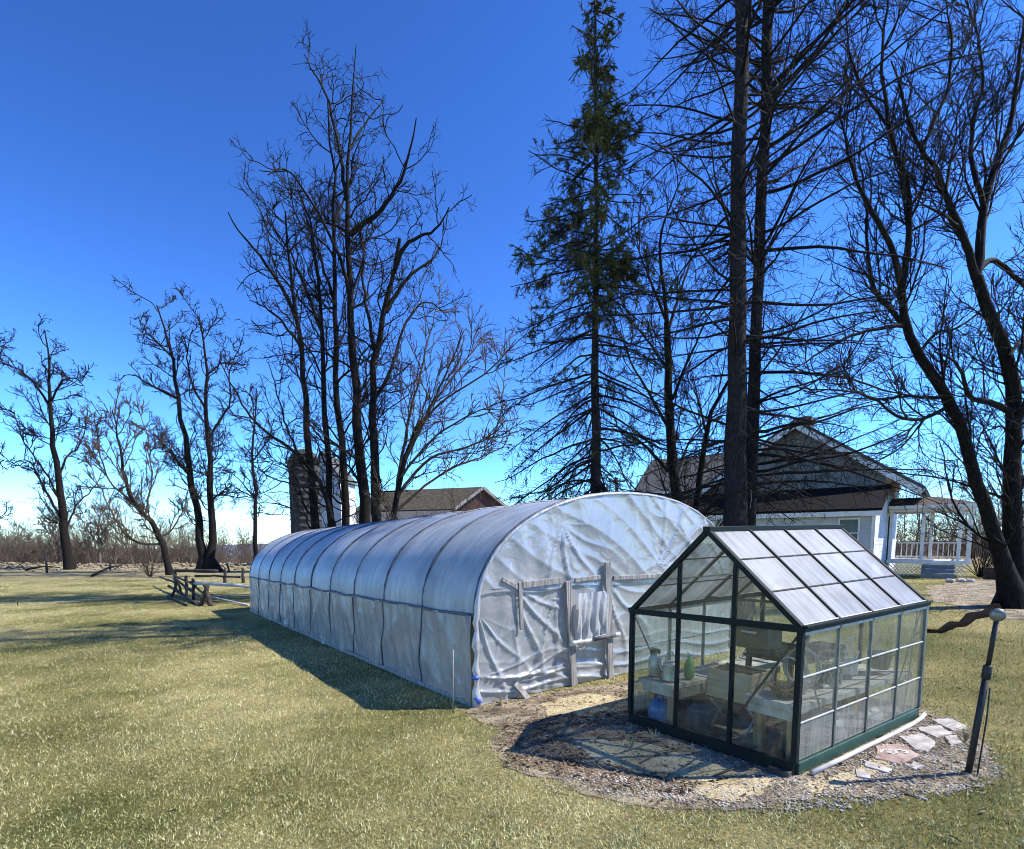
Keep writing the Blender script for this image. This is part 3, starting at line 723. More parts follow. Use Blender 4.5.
LARCH = [dict(dens=5.0, t0=.1, ang=58, asd=12, len=.30, fall=.5, lmax=1.3, zflat=.45, m=5, gn=.09, up=-.05, rmin=.008, rl=.010),
         dict(dens=9.0, t0=.05, ang=60, abs=(.08, .36), m=3, gn=.15, up=-.12, rmin=.0052)]
conifer('larch_tree', 'huge dark conifer with bare level branches and a thick straight trunk behind the glass greenhouse', (738, 527), (741, 0), 13.3, 27, 11, 24,
        lambda a, t: whorl(a, t, 165, a[2] + 2.6, a[2] + 23.5, lambda z, az: np.interp(z, [2, 8, 14, 24], [3.0, 3.4, 3.2, .6]), lambda z: np.interp(z, [2, 5, 9, 14, 24], [-12, -4, 8, 18, 40]), lambda z: np.interp(z, [2, 8, 16], [-.02, .0, .03])),
        LARCH, group=None)
conifer('larch_tree', 'second slimmer bare conifer just right of the huge one, trunk half hidden behind it', (749, 527), (769, 0), 14.4, 15, 9, 22,
        lambda a, t: whorl(a, t, 150, a[2] + 2.6, a[2] + 21.5, lambda z, az: np.interp(z, [2, 8, 14, 24], [3.2, 3.7, 3.7, .6]) * (1 + .2 * np.cos(az)), lambda z: np.interp(z, [2, 5, 9, 14, 24], [-10, 0, 12, 28, 45]), lambda z: np.interp(z, [2, 8, 16], [-.02, .01, .03])),
        LARCH, group=None)


def spruce_needles(root, lv, a):
    V = []; tot = 0
    for P, q in lv[1:]:
        N, m, _ = P.shape
        z = P[:, :, 2] - a[2]
        keep = rng.random(N) < np.interp(z.mean(1), [2, 5, 7.5, 9.5, 12, 18], [.04, .12, .30, .9, 1, 1])
        cl_ = P.mean(1); keep &= (np.sin(cl_[:, 0] * 2.9 + 1) + np.sin(cl_[:, 1] * 2.7 + 2) + np.sin(cl_[:, 2] * 4.3) + .5 * rng.standard_normal(N)) > -.35
        P = P[keep]; N = len(P)
        nseg = 36 if m > 3 else 13
        t = rng.uniform(.1, 1, (N, nseg)) * (m - 1.001); i = t.astype(int); f = (t - i)[..., None]
        b = np.take_along_axis(P, i[..., None], 1) * (1 - f) + np.take_along_axis(P, i[..., None] + 1, 1) * f
        tg = nrm(np.take_along_axis(P, i[..., None] + 1, 1) - np.take_along_axis(P, i[..., None], 1))
        d = nrm(tg * .9 + .8 * rng.standard_normal(b.shape)); w = nrm(np.cross(d, rng.standard_normal(b.shape)))
        L = rng.uniform(.05, .12, b.shape[:2])[..., None]; W = rng.uniform(.012, .022, b.shape[:2])[..., None]
        V.append(np.stack([b - w * W * .5, b + w * W * .5, b + d * L + w * W * .4, b + d * L - w * W * .4], -2).reshape(-1, 3))
    V = np.concatenate(V); link('foliage', V, np.arange(len(V)).reshape(-1, 4), 'needle', root)


SPRUCE = [dict(dens=7.5, t0=.12, ang=52, asd=10, len=.32, fall=.45, lmax=.95, zflat=.5, m=5, gn=.08, up=-.09, rmin=.007, rl=.010),
          dict(dens=8.0, t0=.08, ang=48, abs=(.10, .36), m=3, gn=.12, up=-.14, rmin=.0048)]
conifer('spruce_tree', 'tall narrow spruce with green needles near its top and drooping bare lower branches', (597, 530), (595, 8), 15.3, 14, 2, 16.1,
        lambda a, t: whorl(a, t, 210, a[2] + 2.4, a[2] + 15.7, lambda z, az: np.interp(z - a[2], [2, 5, 8, 10, 12, 14, 15.5, 16.6], [2.9, 2.9, 2.35, 1.95, 1.45, .95, .5, .2]), lambda z: np.interp(z - a[2], [2, 6, 10, 14, 16.5], [-22, -12, 0, 15, 50]), lambda z: np.interp(z - a[2], [2, 7, 12], [-.06, -.05, -.03])),
        SPRUCE, spruce_needles)


# --- shrubs and brush
def shrub(name, label, u, v, Y, h, w, n, twig='twig', group=None, spec=None):
    f = at(u, v, Y); f[2] = float(ter(f[0], f[1]))
    root = thing(name, f, label, 'shrub', group)
    az = rng.uniform(0, 6.28, n); el = rng.uniform(.7, 1.5, n); L = h * rng.uniform(.6, 1.1, n)
    d = np.stack([np.cos(az) * np.cos(el) * w / h, np.sin(az) * np.cos(el) * w / h, np.sin(el)], -1)
    m = 8; Q = np.empty((n, m, 3)); Q[:, 0] = f + np.stack([np.cos(az), np.sin(az), 0 * az], -1) * .12 * rng.random((n, 1)); st = (L / (m - 1))[:, None]
    for k in range(1, m):
        d = nrm(d + .12 * rng.standard_normal((n, 3)) + np.array([0, 0, .04])); Q[:, k] = Q[:, k - 1] + d * st
    r = np.linspace(.016, .006, m)[None] * np.ones((n, 1)) * max(1, h / 2.5)
    V, Fc = tubes([(Q, r, 5)]); link('stems', V, Fc, twig, root, True)
    P, q = Q, r; sets = []
    for sp in (spec or [dict(dens=3, t0=.25, ang=38, len=.38, m=5, gn=.2, up=.08, rmin=.006), dict(dens=5, t0=.15, ang=38, len=.45, m=4, gn=.2, up=.05, rmin=.0045)]):
        P, q = sprout(P, q, sp); sets.append((P, q, 3))
    V, Fc = tubes(sets); link('crown', V, Fc, twig, root, True)
    return root


shrub('bare_shrub', 'brown bare shrub thicket in front of the left end of the barn roof', 432, 540, 33, 4.0, 3.0, 40, 'twig_brown')
shrub('bare_shrub', 'brown bare shrub with upright twigs rising before the red barn gable', 468, 540, 35, 5.2, 2.6, 36, 'twig_brown')
shrub('bare_shrub', 'dense dark shrub at the foot of the tall spruce behind the tunnel ridge', 568, 540, 16.5, 3.4, 1.7, 46, 'twig')
shrub('bare_shrub', 'rounded bare shrub right of the white porch', 982, 568, 26, 2.6, 2.2, 40, 'twig')
shrub('bare_shrub', 'bare shrub against the right edge behind the massive tree', 1030, 570, 27, 3.2, 2.6, 34, 'twig')
shrub('bare_shrub', 'bare shrub in front of the dark lean-to wall beside the conifer trunk', 715, 545, 19, 2.2, 1.4, 24, 'twig')
shrub('bare_shrub', 'small bare shrub growing out of the fence corner under the leaning tree', 150, 573, 40, 2.6, 2.4, 26, 'twig_brown')


def brush_row(name, x0, x1, y0, y1, n, h0, h1):
    """far scrub woodland that reads as one mass"""
    fx = rng.uniform(x0, x1, n); fy = rng.uniform(y0, y1, n); fz = ter(fx, fy)
    h = rng.uniform(h0, h1, n) * (1 + .25 * np.sin(fx * .09) + .15 * np.sin(fx * .31 + 2))
    m = 6; Q = np.empty((n, m, 3)); Q[:, 0] = np.stack([fx, fy, fz - .1], -1); d = np.tile(np.array([0, 0, 1.]), (n, 1)) + .12 * rng.standard_normal((n, 3))
    for k in range(1, m):
        d = nrm(d + .1 * rng.standard_normal((n, 3))); Q[:, k] = Q[:, k - 1] + d * (h / (m - 1))[:, None]
    r = np.linspace(1, .25, m)[None] * (h * .0075)[:, None]; sets = [(Q, r, 4)]; P, q = Q, r
    for sp in [dict(n=14, t0=.06, ang=48, len=.42, fall=.5, m=4, gn=.2, up=.08, rmin=.02, rl=.012), dict(n=7, t0=.1, ang=45, len=.5, m=3, gn=.2, up=.05, rmin=.014)]:
        P, q = sprout(P, q, sp); sets.append((P, q, 3))
    V, Fc = tubes(sets)
    o = link(name, V, Fc, 'brush', None, True)
    return meta(o, 'brown leafless scrub woodland stretching beyond the field', 'woodland', kind='stuff')


brush_row('treeline', -150, -58, 80, 135, 1300, 7.0, 9.5)
brush_row('treeline', -64, 130, 100, 150, 800, 4.0, 6.8)
brush_row('treeline', 26, 115, 44, 90, 620, 5.0, 10.0)
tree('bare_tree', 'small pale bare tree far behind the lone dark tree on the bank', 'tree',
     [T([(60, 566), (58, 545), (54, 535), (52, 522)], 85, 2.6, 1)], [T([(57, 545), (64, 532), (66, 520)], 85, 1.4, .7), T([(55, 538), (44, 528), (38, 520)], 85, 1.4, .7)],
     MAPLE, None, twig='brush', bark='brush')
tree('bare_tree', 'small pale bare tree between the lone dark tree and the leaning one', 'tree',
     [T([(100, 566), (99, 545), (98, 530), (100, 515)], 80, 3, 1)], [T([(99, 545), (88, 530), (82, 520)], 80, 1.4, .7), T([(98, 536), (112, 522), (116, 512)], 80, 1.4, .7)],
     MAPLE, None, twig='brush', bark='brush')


# ------------------------------------------------------------------ the plastic tunnel
HO = np.array([-.4279, 6.7572]); HYAW = .6084
hu = np.array([math.cos(HYAW), math.sin(HYAW)]); hv = np.array([-math.sin(HYAW), math.cos(HYAW)])
HW, HL, HR, HA = 5.10, 14.06, 1.128, 2.61


def Hp(u, v, h):
    p = HO + hu * u + hv * v
    return np.array([p[0], p[1], float(ter(p[0], p[1])) + h])


def arch(th, grow=0.0):
    """u, h along the hoop for th in 0..pi"""
    e = .92
    c, s = math.cos(th), max(0, math.sin(th))
    return HW / 2 - (HW / 2 + grow) * (abs(c) ** e) * (1 if c > 0 else -1), HR + (HA - HR + grow) * s ** e


hoop_root = thing('plastic_tunnel', Hp(HW / 2, HL / 2, 0), 'long round-topped greenhouse tunnel covered in milky plastic sheeting', 'polytunnel')
NR = 11
rib_v = [HL * k / (NR - 1) for k in range(NR)]
# roof cover: one sheet stretched over the hoops, sagging between them
nu_, nv_ = 46, 10 * (NR - 1) + 1
V = []
for j in range(nv_):
    v = HL * j / (nv_ - 1); ph = (j % 10) / 10
    sag = .028 * math.sin(math.pi * ph) ** .8
    for i in range(nu_):
        th = math.pi * i / (nu_ - 1); u, h = arch(th, .025 - sag * (.35 + .65 * math.sin(th)))
        w = .008 * math.sin(v * 23 + th * 9 * math.sin(v * .9)) * abs(math.cos(th)) ** 3 + .006 * math.sin(v * 5.1 + th * 3) * math.sin(th * 4 + v)
        edge = .02 * math.sin(v * 7.1) if i in (0, nu_ - 1) else 0
        V.append(Hp(u - w, v, h + w - abs(edge)))
I = np.arange(nu_ * nv_).reshape(nv_, nu_); Fc = np.stack([I[:-1, :-1], I[1:, :-1], I[1:, 1:], I[:-1, 1:]], -1).reshape(-1, 4)
uvmap(link('roof_cover', V, Fc, 'film_roof', hoop_root, True), [(HL * j / (nv_ - 1), 5.0 * i / (nu_ - 1)) for j in range(nv_) for i in range(nu_)])
# side walls: loose sheets hanging from the hip rail
def side_w(v, f, sg):
    return sg * (.045 + .02 * f + .018 * math.sin(v * 9 + 2.2 * math.sin(v * 2.3) + f * 4 * math.sin(v * .8)) * (.25 + f) + .012 * math.sin(v * 21 + f * 7) + .03 * (1 - abs(math.sin((v * 1.2 + f * 1.6 * math.sin(v * 1.7)) * 2.6))) ** 2)


for name_, u0, sg in (('side_cover', 0, -1), ('side_cover', HW, 1)):
    V = []; ns, nh = 200, 14
    for j in range(ns):
        v = HL * j / (ns - 1)
        for i in range(nh):
            f = i / (nh - 1); h = HR * (1 - f) - .01
            w = side_w(v, f, sg)
            V.append(Hp(u0 + w, v, max(h, .004)))
    I = np.arange(ns * nh).reshape(ns, nh); Fc = np.stack([I[:-1, :-1], I[:-1, 1:], I[1:, 1:], I[1:, :-1]], -1).reshape(-1, 4)
    if sg > 0: Fc = Fc[:, ::-1]
    uvmap(link(name_, V, np.ascontiguousarray(Fc), 'film_side', hoop_root, True), [(HL * j / (ns - 1) + .5 * i / nh, HR * i / (nh - 1)) for j in range(ns) for i in range(nh)])
# hoops with their side legs, hip rails, purlins
for v in rib_v:
    b = MB(); pts = [Hp(.0, v, 0)] + [Hp(*((arch(math.pi * i / 24, .027)[0], v) + (arch(math.pi * i / 24, .027)[1],))) for i in range(25)] + [Hp(HW, v, 0)]
    b.tube(pts, .022, 6); b.build('hoop', 'pipe', hoop_root, True)
for u0, sg in ((0, -1), (HW, 1)):
    b = MB(); n = 60
    b.tube([Hp(u0 + sg * (.045 + .006 * math.sin(k * 1.3)), HL * k / n, HR - .005 + .010 * math.sin(k * .9) - .02 * math.sin(math.pi * ((k * (NR - 1) / n) % 1))) for k in range(n + 1)], .022, 6); b.build('hip_rail', 'rail_dark', hoop_root, True)
    b = MB(); b.bar(Hp(u0 + sg * .075, 0, .03), Hp(u0 + sg * .075, HL, .03), .03, .055); b.build('base_board', 'wood_grey', hoop_root)
for u0, sg in ((0, -1), (HW, 1)):      # thin laths that pin the side sheets to the hoop legs
    for v in rib_v[1:-1]:
        MB().tube([Hp(u0 + side_w(v, f, sg) + sg * .008, v + .012 * math.sin(f * 5 + v), max(HR * (1 - f) - .01, .01)) for f in np.linspace(.03, 1, 12)], .011, 5).build('side_lath', 'pipe', hoop_root, True)
for th in (R(55), R(90), R(125)):
    b = MB(); u, h = arch(th, -.06); b.tube([Hp(u, 0, h), Hp(u, HL, h)], .016, 6); b.build('purlin', 'pipe', hoop_root, True)


# end walls: creased sheets pulled tight from the hoop to the door posts
def end_uv(px, py):
    """where a sight line meets the front end wall -> (u, h)"""
    r = ray(px, py); n2 = -hv
    t = (np.dot(HO, hv)) / (r[0] * hv[0] + r[1] * hv[1]); p = r * t + np.array([0, 0, EYE])
    return float(np.dot(p[:2] - HO, hu)), float(p[2] - ter(p[0], p[1]))


anch = [(.02, 1.12, -1.25, .55, 15, 1.5), (.55, 1.42, -1.0, .8, 17, 1.3), (1.28, 1.36, -1.9, .6, 19, 1.2), (2.15, 1.4, -1.2, .8, 14, 1.2), (0.02, .35, -.12, .35, 22, 1.6),
        (1.3, 2.2, -1.3, .9, 13, .8), (3.2, 1.5, 1.0, .7, 15, 1.3), (.35, .2, .12, .3, 26, 1.6), (4.9, 1.2, 2.4, .6, 15, 1.4)]


def fold(u, h):
    d = 0
    for (au, ah, ang, wid, k, rad) in anch:
        du, dh = u - au, h - ah; r = math.hypot(du, dh) + 1e-6; th = math.atan2(dh, du)
        da = (th - ang + math.pi) % (2 * math.pi) - math.pi
        g = math.exp(-(da / wid) ** 2) * math.exp(-((r - rad * .35) / rad) ** 2) * min(1, r / .15)
        d += g * .036 * (1 - abs(math.sin(k * da * .5 + 3 * au + .4 * math.sin(r * 5)))) ** 3
    low = math.exp(-(h / .38) ** 2)
    d += low * .036 * (1 - abs(math.sin(h * 17 + u * 1.2 + .8 * math.sin(u * 3.1)))) ** 2
    d += .010 * math.sin(u * 4.1 + h * 2.3) * math.sin(h * 3.7 + .6) + .006 * math.sin(u * 11 + h * 6 * math.sin(u))
    if h > 1.42: d += .011 * (1 - abs(math.sin((u * .55 + h * .85) * 9 + math.sin(u * 2)))) ** 2 + .008 * (1 - abs(math.sin(u * 6 + .5 * math.sin(h * 5)))) ** 3
    return d


def arch_h(u):
    lo, hi = 0.0, math.pi / 2
    uu = u if u < HW / 2 else HW - u
    for _ in range(40):
        md = (lo + hi) / 2
        if arch(md)[0] < uu: lo = md
        else: hi = md
    return arch(lo)[1]


def end_sheet(h_lo, h_hi, v0, out, name, n=260, k=100):
    V = []
    for i in range(n):
        s = i / (n - 1); u = HW / 2 - HW / 2 * math.cos(math.pi * s); ah = arch_h(u)
        for j in range(k):
            f = j / (k - 1); top = min(ah, h_hi(u)); bot = min(h_lo(u), ah)
            h = bot + (top - bot) * f
            V.append(Hp(u, v0 - out * (.012 + fold(u, h)), h))
    I = np.arange(n * k).reshape(n, k); Fc = np.stack([I[:-1, :-1], I[1:, :-1], I[1:, 1:], I[:-1, 1:]], -1).reshape(-1, 4)
    return link(name, V, np.ascontiguousarray(Fc if out > 0 else Fc[:, ::-1]), 'film_end', hoop_root, True)


end_sheet(lambda u: 1.36 + .025 * math.sin(u * 5), lambda u: 9, -.022, 1, 'end_cover')
end_sheet(lambda u: .01, lambda u: 1.40, .004, 1, 'end_cover')
end_sheet(lambda u: .01, lambda u: 9, HL + .01, -1, 'end_cover', 40, 20)
# pale edge of gathered film along the front hoop, from the ground up and over
b = MB(); pts = []; rr = []
for k in range(12):
    pts.append(Hp(-.03 + .012 * math.sin(k * 2.1), -.035, HR * k / 12)); rr.append(.038 + .014 * math.sin(k * 1.7) + .015 * (k < 3))
for k in range(50):
    th = math.pi * k / 49; u, h = arch(th, .012); pts.append(Hp(u, -.03, h)); rr.append(.020 + .005 * math.sin(k * 1.9) + .016 * max(0, 1 - k / 6))
b.tube(pts, rr, 7); b.build('gathered_edge', 'film_bunch', hoop_root, True)
MB().tube([Hp(-.045, -.04, .36), Hp(-.05, -.045, .395)], .055, 9).build('tape_band', 'blue_tape', hoop_root, True); MB().tube([Hp(-.05, -.045, .08), Hp(.0, -.06, .11)], .06, 9).build('tape_band', 'blue_tape', hoop_root, True)


# door frame boards on the end wall
def board(name, p0, p1, wpx, thick=.04, out=.05, m='wood_grey'):
    a, b_ = end_uv(*p0), end_uv(*p1)
    A, B = Hp(a[0], -out, max(a[1], .0)), Hp(b_[0], -out, max(b_[1], 0))
    return MB().bar(A, B, wpx, thick, up=np.array([-hv[0], -hv[1], 0]), bev=.004).build(name, m, hoop_root)


board('door_post', (571, 697), (565, 581), .105, .04, .060)
board('door_post', (606, 692), (603, 562), .105, .04, .085)
board('brace_board', (519, 629), (517, 582), .055, .03, .060)
board('cross_board', (520, 585), (560, 580), .085, .03, .050)
board('cross_board', (611, 578), (694, 574), .06, .03, .045)
board('cross_board', (572, 580), (598, 577), .06, .03, .050)
board('brace_board', (500, 579), (516, 588), .05, .03, .052)
# the rolled plastic door hung between the posts
a, c = end_uv(570, 592), end_uv(604, 588); V = []; n, k = 40, 30; bt = end_uv(586, 637)[1]
for i in range(n):
    f = i / (n - 1); u = a[0] + .03 + (c[0] - a[0] - .05) * f
    for j in range(k):
        g = j / (k - 1); h = (a[1] - .02) * (1 - g) + bt * g
        V.append(Hp(u, -.075 - .035 * abs(math.sin(f * 11 + 1.5 * math.sin(g * 3))) - .03 * math.sin(g * 3.1) - .01 * math.sin(f * 31 + g * 5), h))
I = np.arange(n * k).reshape(n, k)
link('door_flap', V, np.stack([I[:-1, :-1], I[:-1, 1:], I[1:, 1:], I[1:, :-1]], -1).reshape(-1, 4), 'film_bunch', hoop_root, True)
b = MB(); a, c = end_uv(564, 643), end_uv(613, 633)
b.tube([Hp(a[0] + (c[0] - a[0]) * t, -.13 - .008 * math.sin(t * 19), a[1] + (c[1] - a[1]) * t + .008 * math.sin(t * 13)) for t in np.linspace(0, 1, 16)], [.034 + .010 * math.sin(t * 2.7) for t in range(16)], 8)
b.build('door_roll', 'film_bunch', hoop_root, True)
b = MB(); b.tube([Hp(a[0] + (c[0] - a[0]) * t, -.17, a[1] + (c[1] - a[1]) * t + .012) for t in (.42, .86)], .03, 8); b.build('roll_tape', 'rail_dark', hoop_root, True)
# a loose scrap of board leaning on the foot of the end wall
a, c = end_uv(521, 705), end_uv(513, 684)
o = MB().bar(Hp(a[0], -.16, 0.0), Hp(c[0], -.05, c[1] + .02), .075, .025, up=np.array([-hv[0], -hv[1], .2]), bev=.003).build('scrap_board', 'wood_grey')
meta(o, 'short weathered scrap board leaning against the foot of the plastic end wall', 'board')
# white stake in the grass beside the tunnel
p = gnd(453, 713); q = at(453, 650, p[1])
o = MB().tube([p + np.array([0, 0, -.05]), p * .5 + q * .5, q], .0085, 8).build('garden_stake', 'hose', None, True)
meta(o, 'thin white stake standing upright in the grass beside the tunnel corner', 'stake')

# ------------------------------------------------------------------ the glass greenhouse
GO = np.array([2.3136, 4.4681]); GY = -.9647
gu = np.array([math.cos(GY), math.sin(GY)]); gv = np.array([-math.sin(GY), math.cos(GY)])
GW, GL, GE, GA = 1.8096, 2.4319, 1.2189, 2.0264
G0 = GO - gu * GW     # front left corner


def Gp(u, v, h):
    p = G0 + gu * u + gv * v
    return np.array([p[0], p[1], float(ter(p[0], p[1])) + h])


gu3 = np.array([gu[0], gu[1], 0.0]); gv3 = np.array([gv[0], gv[1], 0.0]); Z3 = np.array([0, 0, 1.0])
gh = thing('glass_greenhouse', Gp(GW / 2, GL / 2, 0), 'small gable-roofed greenhouse with clear panes and a dark green metal frame', 'greenhouse')


def gbar(name, p, q, w, t, m, up=(0, 0, 1), bev=.003):
    return MB().bar(Gp(*p), Gp(*q), w, t, up, bev).build(name, m, gh)


# base skirt
for p, q in (((0, 0, .055), (GW, 0, .055)), ((0, GL, .055), (GW, GL, .055)), ((0, .03, .055), (0, GL - .03, .055)), ((GW, .03, .055), (GW, GL - .03, .055))):
    gbar('base_skirt', p, q, .05, .11, 'frame_lit' if p[0] == GW and q[0] == GW else 'frame_shaded')
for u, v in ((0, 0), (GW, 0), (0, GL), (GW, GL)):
    gbar('corner_post', (u, v, .11), (u, v, GE), .048, .048, 'frame_shaded' if v == 0 or u == 0 else 'alu', up=gv3)
th1, th2 = GW / 3, 2 * GW / 3


def roof_h(u): return GE + (GA - GE) * (1 - abs(u - GW / 2) / (GW / 2))


for v in (0, GL):
    gbar('gable_beam', (.02, v, GE), (GW - .02, v, GE), .045, .055, 'frame_shaded')
    for u in (th1, th2):
        gbar('gable_mullion', (u, v - .002, .11), (u, v - .002, GE - .028), .034, .04, 'frame_shaded', up=gv3)
        gbar('gable_mullion', (u, v - .002, GE + .028), (u, v - .002, roof_h(u) - .02), .034, .04, 'frame_shaded', up=gv3)
    for u0 in (0, GW):
        gbar('rafter', (u0 + (-.03 if u0 == 0 else .03), v, GE - .015), (GW / 2, v, GA + .005), .055, .045, 'frame_shaded')
gbar('ridge_beam', (GW / 2, -.03, GA + .022), (GW / 2, GL + .03, GA + .022), .075, .045, 'frame_shaded')
for u0 in (0, GW):
    s = -1 if u0 == 0 else 1
    gbar('eave_beam', (u0 + s * .012, -.02, GE + .006), (u0 + s * .012, GL + .02, GE + .006), .06, .05, 'frame_shaded')
    gbar('gutter_lip', (u0 + s * .05, -.02, GE + .022), (u0 + s * .05, GL + .02, GE + .022), .02, .02, 'frame_shaded')
pitch_v = np.array([GW / 2, GA - GE]); sl = np.linalg.norm(pitch_v)
vs4 = [GL * k / 4 for k in range(5)]


def slab(name, c, m, t, nrm3):
    """thin pane from four corners (in order)"""
    c = [np.asarray(q, float) for q in c]; nn = np.asarray(nrm3, float) * t
    return MB().add(c + [q + nn for q in c], [(0, 1, 2, 3), (7, 6, 5, 4), (0, 4, 5, 1), (1, 5, 6, 2), (2, 6, 7, 3), (3, 7, 4, 0)]).build(name, m, gh)


for side in (1, -1):
    def S3(f, v, off=0.0):     # f: 0 at the eave, 1 at the ridge
        u = GW - (GW / 2) * f if side == 1 else (GW / 2) * f
        nu = (GA - GE) / sl * side; nh = (GW / 2) / sl
        return Gp(u + nu * off, v, GE + (GA - GE) * f + nh * off)
    nvec = (gu3 * side * (GA - GE) + Z3 * (GW / 2)) / sl
    for k in range(4):
        for r_ in range(3):
            f0, f1 = r_ / 3 + (.012 if r_ == 0 else .009), (r_ + 1) / 3 - .009
            v0, v1 = vs4[k] + .018, vs4[k + 1] - .018
            uq = [(v0, f0 * sl), (v1, f0 * sl), (v1, f1 * sl), (v0, f1 * sl)]
            uq = [(p_ + k * 1.3 + r_ * .7, q_ + side * 3 + k * .37) for p_, q_ in uq]
            uvmap(slab('roof_pane', [S3(f0, v0, .012), S3(f0, v1, .012), S3(f1, v1, .012), S3(f1, v0, .012)], 'roof_pane', .006, nvec), uq + uq)
    for k in range(1, 4):
        MB().bar(S3(.0, vs4[k], .016), S3(.985, vs4[k], .016), .030, .03, nvec, .003).build('glazing_bar', 'frame_shaded', gh)
    for k in range(4):
        for f in (1 / 3, 2 / 3):
            MB().bar(S3(f, vs4[k] + .018, .014), S3(f, vs4[k + 1] - .018, .014), .012, .014, nvec).build('glazing_bar', 'frame_shaded', gh)
        MB().bar(S3(.006, vs4[k] + .02, .024), S3(.006, vs4[k + 1] - .02, .024), .03, .012, nvec).build('pane_clip', 'pale_strip', gh)
    # side wall
    u0 = GW if side == 1 else 0; sg = 1 if side == 1 else -1
    rows = [.115, .44, .82, GE - .03]
    for k in range(4):
        for r_ in range(3):
            v0, v1 = vs4[k] + .022, vs4[k + 1] - .022; h0, h1 = rows[r_] + .008, rows[r_ + 1] - .008
            slab('wall_pane', [Gp(u0 + sg * .004, v0, h0), Gp(u0 + sg * .004, v1, h0), Gp(u0 + sg * .004, v1, h1), Gp(u0 + sg * .004, v0, h1)],
                 'pane_low' if r_ == 0 else 'pane_dirty', .004, gu3 * sg)
        for h in rows[1:3]:
            gbar('glazing_strip', (u0 + sg * .008, vs4[k] + .02, h), (u0 + sg * .008, vs4[k + 1] - .02, h), .016, .014, 'pale_strip')
        gbar('pane_clip', (u0 + sg * .012, vs4[k] + .02, GE - .04), (u0 + sg * .012, vs4[k + 1] - .02, GE - .04), .02, .026, 'pale_strip')
    for k in range(1, 4):
        gbar('wall_mullion', (u0 + sg * .003, vs4[k], .11), (u0 + sg * .003, vs4[k], GE - .02), .026, .032, 'alu', up=gu3)
    for (va, vb) in ((vs4[4], vs4[3]), (vs4[4] - .1, vs4[3] + .35), (vs4[0], vs4[1])) if side == 1 else ((vs4[0], vs4[1]), (vs4[4], vs4[3])):
        gbar('brace', (u0 - sg * .03, va, GE - .05), (u0 - sg * .03, vb, .2), .018, .010, 'alu', up=gu3)
for v, s in ((0, -1), (GL, 1)):
    ed = [.024, th1, th2, GW - .024]
    for k in range(3):
        a_, c_ = ed[k] + (.018 if k else 0), ed[k + 1] - (.018 if k < 2 else 0)
        slab('gable_pane', [Gp(a_, v, .115), Gp(c_, v, .115), Gp(c_, v, GE - .03), Gp(a_, v, GE - .03)], 'pane', .004, gv3 * s)
        top = [Gp(a_, v, GE + .03), Gp(c_, v, GE + .03), Gp(c_, v, roof_h(c_) - .03), Gp(a_, v, roof_h(a_) - .03)]
        if k == 1: top.insert(3, Gp(GW / 2, v, GA - .03))
        if k == 0: top[3] = Gp(a_, v, GE + .035)
        if k == 2: top[2] = Gp(c_, v, GE + .035)
        n_ = len(top); bb = MB(); bb.add(top + [q + gv3 * s * .004 for q in top], [tuple(range(n_)), tuple(reversed(range(n_, 2 * n_)))] + [(i, i + n_, (i + 1) % n_ + n_, (i + 1) % n_) for i in range(n_)])
        bb.build('gable_pane', 'pane', gh)
gbar('brace', (GW - .04, .035, GE - .06), (th2 + .03, .035, .34), .020, .012, 'frame_shaded', up=gv3)
for u in (GW * .25, GW * .75):
    gbar('roof_brace', (u, .03, roof_h(u) - .05), (u, GL * .5, roof_h(u) - .06), .02, .02, 'alu')
for v in (GL * .5,):
    gbar('tie_bar', (.05, v, GE + .05), (GW - .05, v, GE + .05), .02, .03, 'frame_lit')

# --- what stands inside it
gz = lambda u, v: Gp(u, v, 0)


def bench(name, label, u0, u1, v0, v1, h, topm, t=.05):
    root = thing(name, Gp((u0 + u1) / 2, (v0 + v1) / 2, 0), label, 'bench')
    MB().box(Gp(u0, v0, h - t), gu3 * (u1 - u0), gv3 * (v1 - v0), Z3 * t, .006).build('bench_top', topm, root)
    MB().box(Gp(u0 + .03, v0 + .03, h - t - .085), gu3 * (u1 - u0 - .06), gv3 * .03, Z3 * .08, .003).build('apron', topm, root)
    MB().box(Gp(u0 + .02, v0 + .07, h - t - .085), gu3 * .03, gv3 * (v1 - v0 - .12), Z3 * .08, .003).build('apron', topm, root)
    for u in (u0 + .06, u1 - .13):
        for v in (v0 + .08, (v0 + v1) / 2, v1 - .15):
            MB().box(Gp(u, v, 0), gu3 * .08, gv3 * .08, Z3 * (h - t - .001), .005).build('leg', 'wood_tan', root)
    return root


bench('potting_bench', 'low grey board bench with tan legs along the left glass wall', .05, .50, .06, 2.2, .50, 'bench_top')
bench('potting_bench', 'whitish board bench along the right glass wall holding a basket', 1.26, 1.76, .10, 2.36, .56, 'bench_top', .065)

LH = .502
# glass feeder jar with a dark cap
root = thing('feeder_jar', Gp(.13, .22, LH), 'tall cloudy jar with a dark square cap on the left bench', 'jar')
MB().lathe(Gp(.13, .22, LH), [(.055, 0), (.066, .02), (.07, .16), (.064, .2), (.05, .225), (.05, .24)], 18).build('body', 'galv', root, True)
MB().box(Gp(.13, .22, LH + .241) - gu3 * .042 - gv3 * .042, gu3 * .084, gv3 * .084, Z3 * .055, .006).build('cap', 'black', root)
